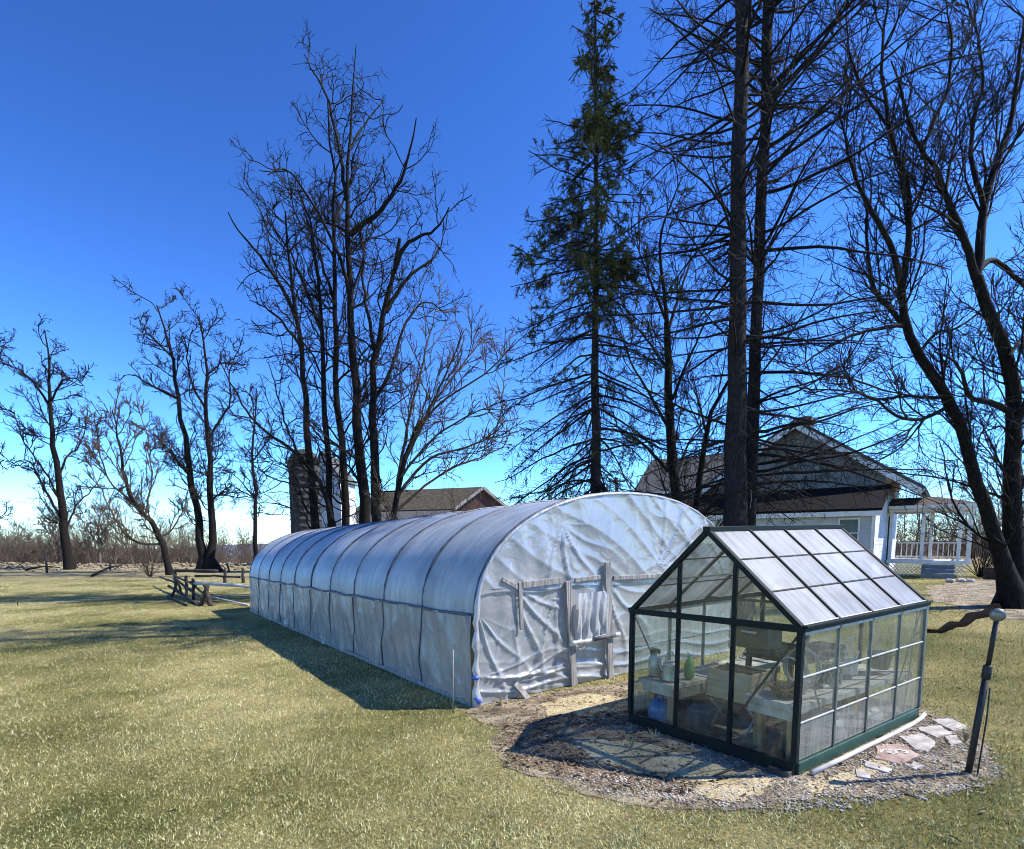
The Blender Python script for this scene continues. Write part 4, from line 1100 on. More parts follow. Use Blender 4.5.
# watering can
root = thing('watering_can', Gp(.36, .20, LH), 'galvanised watering can with arched handle beside the capped jar', 'watering can')
c = Gp(.36, .20, LH)
MB().lathe(c, [(.082, 0), (.086, .01), (.084, .02), (.078, .16), (.082, .17), (.076, .185), (.05, .20)], 22).build('body', 'galv', root, True)
b = MB(); b.tube([c + gu3 * .07 * math.cos(t) + Z3 * (.19 + .11 * math.sin(t)) for t in np.linspace(0, math.pi, 12)], .008, 7); b.build('handle', 'galv', root, True)
b = MB(); b.tube([c - gu3 * .07 + Z3 * .06, c - gu3 * .14 + Z3 * .13, c - gu3 * .20 + Z3 * .22], [.016, .013, .010], 8); b.lathe(c - gu3 * .205 + Z3 * .222, [(.012, 0), (.03, .03), (.03, .036)], 12); b.build('spout', 'galv', root, True)
root = thing('spray_bottle', Gp(.42, .42, LH), 'pale green bottle standing behind the watering can', 'bottle')
MB().lathe(Gp(.42, .42, LH), [(.045, 0), (.05, .01), (.05, .15), (.02, .2), (.018, .24)], 16).build('body', 'green_bottle', root, True)
MB().lathe(Gp(.42, .42, LH + .241), [(.022, 0), (.022, .03), (.012, .035)], 12).build('cap', 'white_paint', root, True)
root = thing('plant_pot', Gp(.24, .30, LH), 'low terracotta-coloured saucer of soil between the jar and the watering can', 'pot')
MB().lathe(Gp(.24, .30, LH), [(.05, 0), (.07, .05), (.075, .05), (.066, .042)], 18).build('bowl', 'rail_wood', root, True)
# jugs and bucket under the left bench
root = thing('water_jug', Gp(.24, .20, 0), 'big round blue water bottle on the ground under the left bench', 'water jug')
MB().lathe(Gp(.24, .20, 0), [(.12, 0), (.135, .015), (.135, .09), (.128, .10), (.135, .11), (.135, .19), (.11, .25), (.045, .295), (.038, .30), (.038, .33)], 26).build('body', 'water_jug', root, True)
MB().lathe(Gp(.24, .20, .331), [(.042, 0), (.042, .03)], 16).build('cap', 'black', root, True)
root = thing('bucket', Gp(.62, .36, 0), 'dark blue bucket on the ground between the blue water bottle and the folding stand', 'bucket')
MB().lathe(Gp(.62, .36, 0), [(.10, 0), (.12, .21), (.13, .215), (.13, .24), (.118, .24), (.098, .02)], 22).build('body', 'bucket_blue', root, True)
b = MB(); cc = Gp(.62, .36, .23); b.tube([cc + gu3 * .125 * math.cos(t) + gv3 * .04 * math.sin(t) - Z3 * .07 * math.sin(t) + gv3 * -.13 * math.sin(t) for t in np.linspace(0, math.pi, 10)], .005, 6); b.build('handle', 'galv', root, True)
# wooden box on a folding stand
root = thing('folding_stand', Gp(.86, .62, 0), 'low folding metal stand under the tan wooden box', 'stand')
for du in (-.2, .2):
    for s_ in (-1, 1):
        MB().tube([Gp(.86 + du, .62 - s_ * .16, 0), Gp(.86 + du, .62 + s_ * .16, .335)], .012, 7).build('leg', 'galv', root, True)
MB().box(Gp(.62, .44, .336), gu3 * .48, gv3 * .36, Z3 * .02, .004).build('shelf', 'rail_wood', root)
b = MB(); root = thing('wooden_box', Gp(.86, .62, .357), 'open tan wooden box of soil on the folding stand', 'box')
bu0, bv0, bw, bd, bh = .62, .45, .50, .34, .29
MB().box(Gp(bu0, bv0, .357), gu3 * bw, gv3 * .015, Z3 * bh, .002).build('side', 'crate_wood', root)
MB().box(Gp(bu0, bv0 + bd - .015, .357), gu3 * bw, gv3 * .015, Z3 * bh, .002).build('side', 'crate_wood', root)
MB().box(Gp(bu0, bv0 + .0155, .357), gu3 * .015, gv3 * (bd - .031), Z3 * bh, .002).build('side', 'crate_wood', root)
MB().box(Gp(bu0 + bw - .015, bv0 + .0155, .357), gu3 * .015, gv3 * (bd - .031), Z3 * bh, .002).build('side', 'crate_wood', root)
V = []
for i in range(14):
    for j in range(10): V.append(Gp(bu0 + .016 + (bw - .032) * i / 13, bv0 + .016 + (bd - .032) * j / 9, .357 + bh - .03 + .025 * rng.random()))
I = np.arange(140).reshape(14, 10); link('soil', V, np.stack([I[:-1, :-1], I[1:, :-1], I[1:, 1:], I[:-1, 1:]], -1).reshape(-1, 4), 'soil', root, True)
# rack of seed trays at the back
root = thing('tray_table', Gp(.98, 1.62, 0), 'dark slatted table of seed trays at the back of the greenhouse', 'table')
MB().box(Gp(.56, 1.15, .66), gu3 * .66, gv3 * .98, Z3 * .03, .004).build('table_top', 'rail_wood', root)
for u in (.58, 1.15):
    for v in (1.18, 2.06): MB().box(Gp(u, v, 0), gu3 * .05, gv3 * .05, Z3 * .659, .003).build('leg', 'rail_wood', root)
tr0 = None
for k, (u, v) in enumerate([(.58, 1.18), (.90, 1.18), (.58, 1.50), (.90, 1.50), (.90, 1.82)]):
    if tr0 is None:
        bb = MB(); bb.box((0, 0, 0), gu3 * .30, gv3 * .28, Z3 * .012)
        for q, w_ in ((gu3 * 0, gu3 * .30), (gv3 * .272, gu3 * .30)): bb.box(q + Z3 * .012, w_, gv3 * .008, Z3 * .05)
        for q in (gu3 * 0, gu3 * .292): bb.box(q + gv3 * .0081 + Z3 * .012, gu3 * .008, gv3 * .2638, Z3 * .05)
        for i in range(1, 5): bb.box(gu3 * (.06 * i) + gv3 * .009 + Z3 * .013, gu3 * .004, gv3 * .262, Z3 * .04)
        for i in range(1, 4): bb.box(gv3 * (.07 * i) + gu3 * .009 + Z3 * .013, gv3 * .003, gu3 * .282, Z3 * .037)
        tr0 = bb.build('seed_tray', 'tray', None, origin=(0, 0, 0)); o = tr0
    else:
        o = tr0.copy(); COL.objects.link(o)
    o.location = tuple(Gp(u, v, .692))
    meta(o, ['black seed tray at the near left corner of the dark table', 'black seed tray at the near right corner of the dark table', 'black seed tray behind the dark plastic tub',
             'black seed tray in the middle of the right-hand row on the dark table', 'black seed tray farthest back on the right of the dark table'][k], 'seed tray', 'seed trays on the dark table')
root = thing('plastic_tub', Gp(.62, 1.30, .76), 'dark green plastic tub with a notched rim raised on the seed trays', 'tub')
MB().box(Gp(.46, 1.12, .757), gu3 * .40, gv3 * .30, Z3 * .24, .015).build('body', 'dark_green_tub', root)
MB().box(Gp(.45, 1.11, .9975), gu3 * .42, gv3 * .32, Z3 * .022, .006).build('rim', 'dark_green_tub', root)
MB().box(Gp(.57, 1.095, .93), gu3 * .18, gv3 * .014, Z3 * .022, .003).build('handle', 'pale_strip', root)

RH = .562
# basket on the right bench
root = thing('wicker_basket', Gp(1.52, .36, RH), 'shallow brown basket of dried stems near the front of the right bench', 'basket')
MB().lathe(Gp(1.52, .36, RH), [(.10, 0), (.12, .01), (.155, .08), (.165, .085), (.15, .08), (.11, .02)], 22).build('bowl', 'wicker', root, True)
b = MB(); c = Gp(1.52, .36, RH + .07); b.tube([c - gu3 * .155 * math.cos(t) + Z3 * .26 * math.sin(t) + gv3 * .02 for t in np.linspace(0, math.pi, 16)], .009, 7); b.build('handle', 'galv', root, True)
b = MB()
for k in range(46):
    a_ = rng.uniform(0, 6.28); r_ = rng.uniform(0, .12); p = c + gu3 * r_ * math.cos(a_) + gv3 * r_ * math.sin(a_) - Z3 * .04; d = rng.standard_normal(3); d[2] = abs(d[2]) * .6
    b.tube([p, p + d / np.linalg.norm(d) * .1], .004, 4)
b.build('dried_stems', 'straw', root)
# coil of grey hose hung on the frame near the front corner
root = MB(); c = Gp(1.50, .62, RH + .20)
for k in range(3):
    root.tube([c + gu3 * (.17 - .006 * k) * math.cos(t) + Z3 * (.17 + .004 * k) * math.sin(t) + gv3 * .016 * k for t in np.linspace(0, 2 * math.pi, 26)], .0085, 6, cap=False)
meta(root.build('hose_coil', 'hose', None, True), 'coil of grey hose standing on the right bench behind the basket', 'hose')
# lattice basket
root = thing('lattice_basket', Gp(1.56, 1.02, RH), 'pale lattice basket with a striped hoop handle in the middle of the right bench', 'basket')
c = Gp(1.56, 1.02, RH); b = MB()
for k in range(16):
    for s_ in (-1, 1):
        b.tube([c + np.array([math.cos(a_ := (k / 16 * 6.283 + s_ * f * .9)), math.sin(a_), 0]) * (.10 + .025 * f) + Z3 * .22 * f for f in np.linspace(0, 1, 6)], .004, 4)
for f in (0, 1): b.tube([c + np.array([math.cos(t), math.sin(t), 0]) * (.10 + .025 * f) + Z3 * (.002 + .22 * f) for t in np.linspace(0, 6.283, 20)], .006, 5)
b.build('lattice', 'pale_strip', root, True)
b = MB()
for k in range(4): b.tube([c + Z3 * .22 + gv3 * (.03 * k - .045) + gu3 * .115 * math.cos(t) + Z3 * .09 * math.sin(t) for t in np.linspace(0, math.pi, 12)], .006, 5)
b.build('handle', 'crate_wood', root, True)
MB().lathe(c + Z3 * .003, [(.088, 0), (.10, .15), (.10, .16)], 16).build('liner', 'tray', root, True)
# trowel-like wire loop and pale watering can near the far end
root = thing('watering_can', Gp(1.50, 1.52, RH), 'pale watering can with a tall loop handle at the far end of the right bench', 'watering can')
c = Gp(1.50, 1.52, RH)
MB().lathe(c, [(.075, 0), (.085, .01), (.085, .13), (.07, .16), (.045, .165)], 18).build('body', 'sack', root, True)
b = MB(); b.tube([c + gv3 * .075 * math.cos(t) + Z3 * (.15 + .22 * math.sin(t)) for t in np.linspace(0, math.pi, 14)], .008, 6); b.build('handle', 'sack', root, True)
b = MB(); b.tube([c + gv3 * .07 + Z3 * .05, c + gv3 * .15 + Z3 * .14, c + gv3 * .2 + Z3 * .21], [.015, .012, .01], 7); b.build('spout', 'sack', root, True)
root = thing('plant_pot', Gp(1.60, 1.98, RH), 'dark round pot of soil in the back corner of the right bench', 'pot')
MB().lathe(Gp(1.60, 1.98, RH), [(.08, 0), (.11, .15), (.12, .15), (.12, .175), (.108, .175), (.1, .15)], 20).build('body', 'dark_green_tub', root, True)
MB().lathe(Gp(1.60, 1.98, RH + .14), [(.098, 0), (.09, .012), (.03, .02)], 16).build('soil', 'soil', root, True)
root = thing('hand_rake', Gp(1.56, .80, RH), 'small hand rake lying on the right bench, prongs toward the glass', 'hand tool')
b = MB(); p = Gp(1.40, .78, RH + .015); b.tube([p, p + gu3 * .16 + gv3 * .03 + Z3 * .005], .012, 7); b.build('handle', 'wood_tan', root, True)
b = MB()
for k in range(4): b.tube([p + gu3 * .16 + gv3 * .03, p + gu3 * .2 + gv3 * (.0 + .02 * k) + Z3 * .02, p + gu3 * .26 + gv3 * (-.01 + .03 * k) - Z3 * .008], .004, 5)
b.build('prongs', 'galv', root, True)


def sack(label, u, v, w, d, h, m='sack'):
    c = Gp(u, v, 0); n, k = 22, 10; V = []
    for i in range(k):
        t = i / (k - 1)
        for j in range(n):
            a_ = 2 * math.pi * j / n; r_ = math.cos(t * math.pi / 2) ** .55 if t < 1 else .02
            wob = 1 + .10 * math.sin(a_ * 5 + t * 6 + u * 9) + .07 * math.sin(a_ * 9 + t * 3)
            V.append(c + gu3 * w * r_ * wob * math.cos(a_) + gv3 * d * r_ * wob * math.sin(a_) + Z3 * h * math.sin(t * math.pi / 2) * (1 + .05 * math.sin(a_ * 3)))
    I = np.arange(n * k).reshape(k, n); J = np.roll(I, -1, 1)
    return meta(link('plastic_sack', V, np.stack([I[:-1], J[:-1], J[1:], I[1:]], -1).reshape(-1, 4), m, None, True), label, 'sack')


sack('pale crumpled plastic sack on the ground under the middle of the right bench', 1.52, 1.10, .17, .26, .26)
sack('pale crumpled sheet heaped on the ground under the far end of the right bench', 1.54, 1.80, .16, .22, .18)
sack('dark sack slumped under the near end of the right bench', 1.56, .48, .14, .22, .24, 'rail_wood')
sack('flat pale plastic scrap lying just inside the front glass', .86, .14, .25, .07, .045)

# ------------------------------------------------------------------ ground round the greenhouse
def smooth_poly(px, n=140, wob=.05):
    pts = np.array([gnd(*q)[:2] for q in px]); c = np.vstack([pts, pts[:1]])
    d = np.r_[0, np.cumsum(np.linalg.norm(np.diff(c, axis=0), axis=1))]; t = np.linspace(0, d[-1], n, endpoint=False)
    q = np.stack([np.interp(t, d, c[:, k]) for k in range(2)], -1)
    q = (np.roll(q, 1, 0) + q * 2 + np.roll(q, -1, 0)) / 4
    a = np.cumsum(rng.standard_normal((n, 2)) * wob * .5, 0); a -= np.linspace(0, 1, n)[:, None] * a[-1]
    return q + np.clip(a * .35, -.1, .1) + rng.standard_normal((n, 2)) * wob * .35


def sheet(name, poly, lift, m):
    bm = bmesh.new(); vs = [bm.verts.new((p[0], p[1], float(ter(p[0], p[1])) + lift)) for p in poly]
    f = bm.faces.new(vs); bmesh.ops.triangulate(bm, faces=[f]); bm.normal_update()
    for f in bm.faces:
        if f.normal.z < 0: f.normal_flip()
    me = bpy.data.meshes.new(name); bm.to_mesh(me); bm.free(); me.materials.append(M[m])
    o = bpy.data.objects.new(name, me); COL.objects.link(o); return meta(o, kind='structure')


def inside(poly, P):
    x, y = P[:, 0], P[:, 1]; r = np.zeros(len(P), bool); n = len(poly); j = n - 1
    for i in range(n):
        a, b_ = poly[i], poly[j]
        c = ((a[1] > y) != (b_[1] > y)) & (x < (b_[0] - a[0]) * (y - a[1]) / (b_[1] - a[1] + 1e-12) + a[0]); r ^= c; j = i
    return r


DIRT = smooth_poly([(466, 711), (485, 722), (508, 728), (500, 746), (520, 764), (560, 776), (604, 793), (650, 803), (710, 808), (780, 806), (850, 800), (905, 792), (958, 784), (986, 772),
                    (980, 745), (968, 727), (944, 716), (915, 700), (850, 690), (760, 680), (690, 674), (640, 680), (560, 692)], 240, .13)
sheet('dirt', DIRT, .006, 'dirt')
SAND = [smooth_poly([(576, 745), (600, 739), (631, 741), (676, 753), (715, 765), (733, 776), (676, 784), (640, 774), (599, 763)], 70, .04),
        smooth_poly([(689, 789), (728, 779), (767, 780), (782, 784), (757, 799), (725, 803), (702, 796)], 60, .03),
        smooth_poly([(540, 704), (590, 694), (626, 699), (628, 712), (590, 716), (556, 716)], 60, .05),
        smooth_poly([(800, 786), (850, 770), (880, 757), (890, 765), (850, 785), (815, 796)], 60, .04)]
for sd in SAND: sheet('sand', sd, .011, 'sand')
GIN = np.array([(G0 + gu * a + gv * b_) for a, b_ in ((-.02, -.02), (GW + .02, -.02), (GW + .02, GL + .02), (-.02, GL + .02))])
HIN = np.array([(HO + hu * a + hv * b_) for a, b_ in ((-.06, -.04), (HW + .06, -.04), (HW + .06, HL), (-.06, HL))])


def inset(poly, k): c = poly.mean(0); return c + (poly - c) * k


# flagstones
def slab_stone(px, label, m='stone', th=.022):
    pts = np.array([gnd(*q)[:2] for q in px]); n = len(pts); c = pts.mean(0); V = []; ring = []
    q = []
    for i in range(n):
        a, b_ = pts[i], pts[(i + 1) % n]
        for t in (0, .3, .62): q.append(a + (b_ - a) * t + rng.standard_normal(2) * .008)
    q = np.array(q); k = len(q)
    for lift, sc in ((-.01, 1.0), (th * .7, 1.0), (th, .965)):
        for p in q:
            p2 = c + (p - c) * sc; V.append((p2[0], p2[1], float(ter(p2[0], p2[1])) + lift))
    fs = [tuple(2 * k + i for i in range(k))]
    for r_ in range(2):
        for i in range(k): fs.append((r_ * k + i, r_ * k + (i + 1) % k, (r_ + 1) * k + (i + 1) % k, (r_ + 1) * k + i))
    bm = bmesh.new(); vs = [bm.verts.new(v) for v in V]
    for f in fs: bm.faces.new([vs[i] for i in f])
    bmesh.ops.recalc_face_normals(bm, faces=bm.faces)
    base = np.array([c[0], c[1], float(ter(*c))]); bmesh.ops.translate(bm, verts=bm.verts, vec=tuple(-base))
    me = bpy.data.meshes.new('flagstone'); bm.to_mesh(me); bm.free(); me.materials.append(M[m])
    o = bpy.data.objects.new('flagstone', me); COL.objects.link(o); o.location = tuple(base)
    return meta(o, label, 'flagstone', 'flagstones beside the greenhouse')


red = slab_stone([(875, 748), (898, 745), (919, 757), (900, 766), (875, 760)], 'reddish flagstone with a pale painted swirl on it', 'stone_red')
c0 = gnd(898, 755); b = MB()
th_ = .037
path = [(-.20, .02), (-.16, .07), (-.06, .085), (.0, .04), (-.03, -.02), (-.10, -.03), (-.13, .01), (-.07, .03), (.04, .075), (.12, .04), (.10, -.02), (.03, -.03)]
pp_ = []
for i in range(len(path) - 1):
    for t in np.linspace(0, 1, 5, endpoint=False): pp_.append(np.array(path[i]) * (1 - t) + np.array(path[i + 1]) * t)
pp_ = np.array(pp_); pp_ = (np.roll(pp_, 1, 0) + pp_ + np.roll(pp_, -1, 0))[1:-1] / 3 * .72
for i in range(len(pp_) - 1):
    pass
Vm = []; Fm = []
for i, q in enumerate(pp_):
    d = pp_[min(i + 1, len(pp_) - 1)] - pp_[max(i - 1, 0)]; d = d / (np.linalg.norm(d) + 1e-9); nn = np.array([-d[1], d[0]]) * .012
    for s_ in (1, -1):
        w = c0[:2] + q + nn * s_; Vm.append((w[0], w[1], float(ter(*w)) + .0250 + .0008 * (i % 7)))
for i in range(len(pp_) - 1): Fm.append((2 * i, 2 * i + 1, 2 * i + 3, 2 * i + 2))
o = link('painted_swirl', np.array(Vm), Fm, 'white_mark', red)
slab_stone([(900, 738), (922, 735), (937, 744), (929, 754), (914, 751)], 'broad pale flagstone between the reddish one and the far end')
slab_stone([(863, 762), (872, 764), (890, 771), (891, 776), (866, 769)], 'narrow pale flagstone in front of the reddish one')
slab_stone([(855, 771), (868, 774), (873, 782), (858, 779)], 'small pale flagstone nearest the greenhouse front corner')
slab_stone([(918, 729), (940, 727), (952, 735), (936, 739), (922, 734)], 'grey flagstone beyond the broad pale one')
slab_stone([(930, 721), (950, 720), (966, 728), (955, 733), (940, 726)], 'grey flagstone at the far end of the row, nearest the lawn')
slab_stone([(905, 768), (914, 764), (924, 768), (915, 772)], 'small grey flagstone on the gravel right of the reddish one')
slab_stone([(944, 738), (956, 737), (962, 744), (950, 747)], 'dark grey flagstone close to the leaning black pole', 'stone')
# pale edging pipe along the right side of the greenhouse
pe = [gnd(*q) + np.array([0, 0, .03]) for q in ((812, 776), (840, 763), (868, 749), (895, 736), (912, 727), (921, 721), (924, 717))]
o = MB().tube([*pe], .022, 8).build('edging_pipe', 'pale_rail', None, True); meta(o, 'pale pipe lying along the green skirt of the greenhouse, curving at its far end', 'pipe')
o = MB().bar(gnd(768, 772) + np.array([0, 0, .03]), gnd(790, 778) + np.array([0, 0, .028]), .07, .05, bev=.006).build('timber_offcut', 'rail_wood'); meta(o, 'dark timber offcut lying at the near corner of the greenhouse', 'timber')

# gravel, straw and leaf litter on the bare patch
def scatter(n, poly, excl):
    lo, hi = poly.min(0), poly.max(0); out = np.zeros((0, 2))
    while len(out) < n:
        q = rng.uniform(lo, hi, (n * 2, 2)); q = q[inside(poly, q)]
        for e in excl: q = q[~inside(e, q)]
        out = np.vstack([out, q])
    return out[:n]


GRAV = smooth_poly([(560, 774), (604, 791), (650, 803), (710, 809), (780, 807), (850, 801), (905, 793), (958, 785), (988, 772), (981, 745), (944, 714), (912, 722), (800, 780), (760, 770), (700, 786), (640, 780)], 200, .08)
P = np.vstack([scatter(6500, GRAV, [GIN]), scatter(1800, DIRT, [GIN, SAND[0], HIN]), scatter(900, inset(GRAV, 1.05), [inset(GRAV, .97), GIN])])
r_ = np.abs(rng.normal(.005, .0045, len(P))) + .0025; ok = np.ones(len(P), bool)
base = np.stack([P[:, 0], P[:, 1], ter(P[:, 0], P[:, 1]) + .006 + r_ * .25], -1)
oc = np.array([(1, 0, 0), (0, 1, 0), (-1, 0, 0), (0, -1, 0), (0, 0, .6), (0, 0, -.6)], float)
sc = rng.uniform(.6, 1.4, (len(P), 6, 1)); yaw = rng.uniform(0, 6.28, len(P)); cs, sn = np.cos(yaw)[:, None], np.sin(yaw)[:, None]
o6 = oc[None] * sc; rot = np.stack([o6[..., 0] * cs - o6[..., 1] * sn, o6[..., 0] * sn + o6[..., 1] * cs, o6[..., 2]], -1)
V = (base[:, None] + rot * r_[:, None, None]).reshape(-1, 3)
tri = np.array([(0, 1, 4), (1, 2, 4), (2, 3, 4), (3, 0, 4), (1, 0, 5), (2, 1, 5), (3, 2, 5), (0, 3, 5)])
Fc = (np.arange(len(P))[:, None, None] * 6 + tri[None]).reshape(-1, 3)
meta(link('gravel', V, Fc, 'pebble', None, origin=(0, 0, 0)), 'loose grey gravel strewn round the glass greenhouse', 'gravel', kind='stuff')


def litter(name, label, cat, P, Lr, Wr, m, zl=.008, tilt=.25):
    n = len(P); a = rng.uniform(0, 6.28, n); L = rng.uniform(*Lr, n); W = rng.uniform(*Wr, n)
    d = np.stack([np.cos(a), np.sin(a), rng.normal(0, tilt, n)], -1) * L[:, None]; w = np.stack([-np.sin(a), np.cos(a), rng.normal(0, .5, n)], -1) * W[:, None]
    b0 = np.stack([P[:, 0], P[:, 1], ter(P[:, 0], P[:, 1]) + zl + np.abs(d[:, 2]) * .5], -1)
    V = np.stack([b0 - d / 2 - w / 2, b0 - d / 2 + w / 2, b0 + d / 2 + w / 2, b0 + d / 2 - w / 2], 1).reshape(-1, 3)
    return meta(link(name, V, np.arange(4 * n).reshape(-1, 4), m, None, origin=(0, 0, 0)), label, cat, kind='stuff')


litter('straw_litter', 'dry straw scattered over the bare earth by the tunnel door', 'straw', np.vstack([scatter(4600, DIRT, [GIN, HIN]), scatter(2200, inset(DIRT, 1.07), [inset(DIRT, .94), HIN])]), (.02, .09), (.002, .005), 'straw')
litter('leaf_litter', 'dark dead leaves and chips on the bare earth round the greenhouse', 'leaves', np.vstack([scatter(2600, DIRT, [GIN, HIN]), scatter(2600, smooth_poly([(500, 728), (496, 752), (520, 768), (560, 780), (620, 792), (690, 800), (700, 782), (640, 776), (590, 764), (560, 748), (560, 730), (640, 722), (640, 708), (560, 716)], 120, .08), [GIN])]), (.015, .05), (.008, .024), 'dead_leaf')

# bare leaf-strewn earth under the massive tree, and a dark tapered tube beside it
sheet('dirt', smooth_poly([(930, 586), (975, 580), (1030, 577), (1075, 588), (1075, 618), (1035, 622), (990, 617), (950, 606), (928, 597)], 120, .25), .006, 'dirt')
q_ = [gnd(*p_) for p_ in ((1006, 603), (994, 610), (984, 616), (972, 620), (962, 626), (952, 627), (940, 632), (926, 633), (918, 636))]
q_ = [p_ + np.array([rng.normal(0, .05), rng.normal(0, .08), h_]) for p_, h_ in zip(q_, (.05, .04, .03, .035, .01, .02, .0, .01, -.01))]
M['dark_tube'] = simple('near_black_rough', (0.003, 0.0025, 0.002), (0.013, 0.010, 0.008), 1.0, 16, 1.0, stretch=(1, 1, 3), spec=.03, bdist=.05)  # even near-black rough surface for the tapered tube
meta(MB().tube(q_, [.15, .12, .10, .115, .08, .10, .065, .06, .02], 9).build('limb_shape', 'dark_tube', None, True), 'dark tapering form lying on the grass, sweeping left from the foot of the massive tree', 'log')
# sticks and weeds on the bare patch
for pts_, lab in (([(640, 765), (655, 757), (676, 752), (690, 741)], 'long forked dry stick lying across the sandy ground before the greenhouse'), ([(598, 738), (612, 742), (630, 740)], 'short dark stick lying at the shaded left end of the sandy ground'),
                  ([(715, 778), (735, 770), (752, 771)], 'crooked dry stick lying near the front corner of the greenhouse'), ([(540, 722), (560, 716), (585, 718)], 'pale straight stick lying on the earth below the tunnel door')):
    q_ = [gnd(*p_) + np.array([0, 0, .018]) for p_ in pts_]
    meta(MB().tube(q_, list(np.linspace(.010, .005, len(q_))), 6).build('stick', 'dead_leaf', None, True), lab, 'stick')
for (u_, v_), lab in (((632, 748), 'small dry weed standing on the sand before the greenhouse front'), ((655, 742), 'low tuft of weeds against the front skirt of the greenhouse'), ((500, 706), 'dry weed tuft at the foot of the tunnel end wall beside the scrap board'), ((965, 742), 'weed tuft at the gravel edge behind the leaning pole')):
    c_ = gnd(u_, v_); b = MB()
    for k in range(16):
        a_ = rng.uniform(0, 6.28); e_ = rng.uniform(.02, .09); b.tube([c_, c_ + np.array([math.cos(a_) * e_ * .5, math.sin(a_) * e_ * .5, rng.uniform(.04, .09)]), c_ + np.array([math.cos(a_) * e_, math.sin(a_) * e_, rng.uniform(.05, .14)])], [.004, .003, .0015], 4)
    meta(b.build('weed', 'straw'), lab, 'weed')
# grass
n = 620000
d = 2.6 * (46 / 2.6) ** (rng.random(n) ** .90); an = rng.uniform(-.98, .98, n)
P = np.stack([d * np.sin(an), d * np.cos(an)], -1)
keep = ~inside(GIN, P) & ~inside(HIN, P)
near_ = np.where(inside(inset(DIRT, 1.12), P))[0]; inn = inside(DIRT, P[near_]); dist = np.full(len(near_), 9.0)
for i_ in range(len(DIRT)):
    a_, b_ = DIRT[i_ - 1], DIRT[i_]; e_ = b_ - a_; t_ = np.clip(((P[near_] - a_) @ e_) / (e_ @ e_ + 1e-12), 0, 1)
    dist = np.minimum(dist, np.linalg.norm(P[near_] - a_ - t_[:, None] * e_, axis=1))
q_ = P[near_]; nz = np.sin(q_[:, 0] * 9 + 2 * np.sin(q_[:, 1] * 6)) * np.sin(q_[:, 1] * 11 + 2 * np.sin(q_[:, 0] * 7)) + .6 * np.sin(q_[:, 0] * 23 + q_[:, 1] * 17)
sd = np.where(inn, dist, -dist); pr_ = np.clip(.72 - sd / .30 + .32 * nz, .012, 1) * np.where(sd > .55, .02, 1)
keep[near_] &= rng.random(len(near_)) < pr_
P = P[keep]; d = d[keep]; n = len(P)
cl = np.sin(P[:, 0] * 7 + 3 * np.sin(P[:, 1] * 3)) * np.sin(P[:, 1] * 8 + 2 * np.sin(P[:, 0] * 5))
H = rng.uniform(.014, .040, n) * (1 + .35 * cl) * (1 + d * .012); W = rng.uniform(.0022, .0052, n) * (1 + d * .14)
a = rng.uniform(0, 6.28, n); tl = rng.uniform(.2, 1.5, n)
dr = np.stack([np.cos(a) * np.sin(tl), np.sin(a) * np.sin(tl), np.cos(tl)], -1)
f2 = rng.uniform(0, 6.28, n); w = np.stack([np.cos(f2), np.sin(f2), 0 * f2], -1)
b0 = np.stack([P[:, 0], P[:, 1], ter(P[:, 0], P[:, 1]) - .002], -1)
V = np.stack([b0 - w * W[:, None] / 2, b0 + w * W[:, None] / 2, b0 + dr * H[:, None]], 1).reshape(-1, 3)
meta(link('grass', V, np.arange(3 * n).reshape(-1, 3), 'grass', None, origin=(0, 0, 0)), 'short patchy straw-and-green lawn grass', 'grass', kind='stuff')
litter('lawn_litter', 'fallen twigs and leaf bits scattered on the lawn', 'litter', np.stack([rng.uniform(-9, 9, 900), rng.uniform(3, 16, 900)], -1), (.02, .07), (.006, .016), 'dead_leaf', .02)

# ------------------------------------------------------------------ leaning black pole with a silver lamp head
p = gnd(968, 774); tp = at(998, 612, p[1] - .12)
root = thing('garden_pole', p, 'leaning black pole with a silver lamp head at its top, standing at the gravel edge', 'pole')
dirp = (tp - p) / np.linalg.norm(tp - p); Lp_ = np.linalg.norm(tp - p)
MB().tube([p - dirp * .08, p + dirp * Lp_ * .62], .024, 10).build('lower_tube', 'pole', root, True)
MB().tube([p + dirp * (Lp_ * .60), p + dirp * (Lp_ * .605), p + dirp * (Lp_ * .68), p + dirp * (Lp_ * .685)], [.024, .031, .031, .024], 10).build('collar', 'pole', root, True)
MB().tube([p + dirp * Lp_ * .68, p + dirp * Lp_ * .96], .017, 10).build('upper_tube', 'pole', root, True)
hd = p + dirp * (Lp_ * .985)
b = MB(); ax = np.array([-.55, -.75, -.05]); ax /= np.linalg.norm(ax)
b.tube([hd - ax * .055, hd - ax * .05, hd - ax * .02, hd + ax * .02, hd + ax * .028, hd + ax * .020], [.020, .036, .046, .052, .047, .036], 16); b.build('lamp_head', 'alu', root, True)
b = MB(); b.tube([p + dirp * Lp_ * .55 + np.array([.03, -.02, 0]), p + dirp * Lp_ * .35 + np.array([.05, -.02, 0]), p + dirp * Lp_ * .12 + np.array([.055, -.02, 0]), p + np.array([.05, -.03, .0])], .006, 6); b.build('cable', 'black', root, True)

# ------------------------------------------------------------------ rail fence by the far end of the tunnel
def rail(name, root, a, b_, r0, r1, m):
    n = 8; pts = [a + (b_ - a) * t + rng.standard_normal(3) * .012 for t in np.linspace(0, 1, n)]
    return MB().tube(pts, [r0 + (r1 - r0) * t + .006 * rng.standard_normal() for t in np.linspace(0, 1, n)], 8).build(name, m, root, True)


def fp(u, v, Y): return at(u, v, Y)


f0 = gnd(196, 596); root = thing('rail_fence', f0, 'old zigzag split-rail fence with crossed posts and one pale top rail by the tunnel', 'fence')


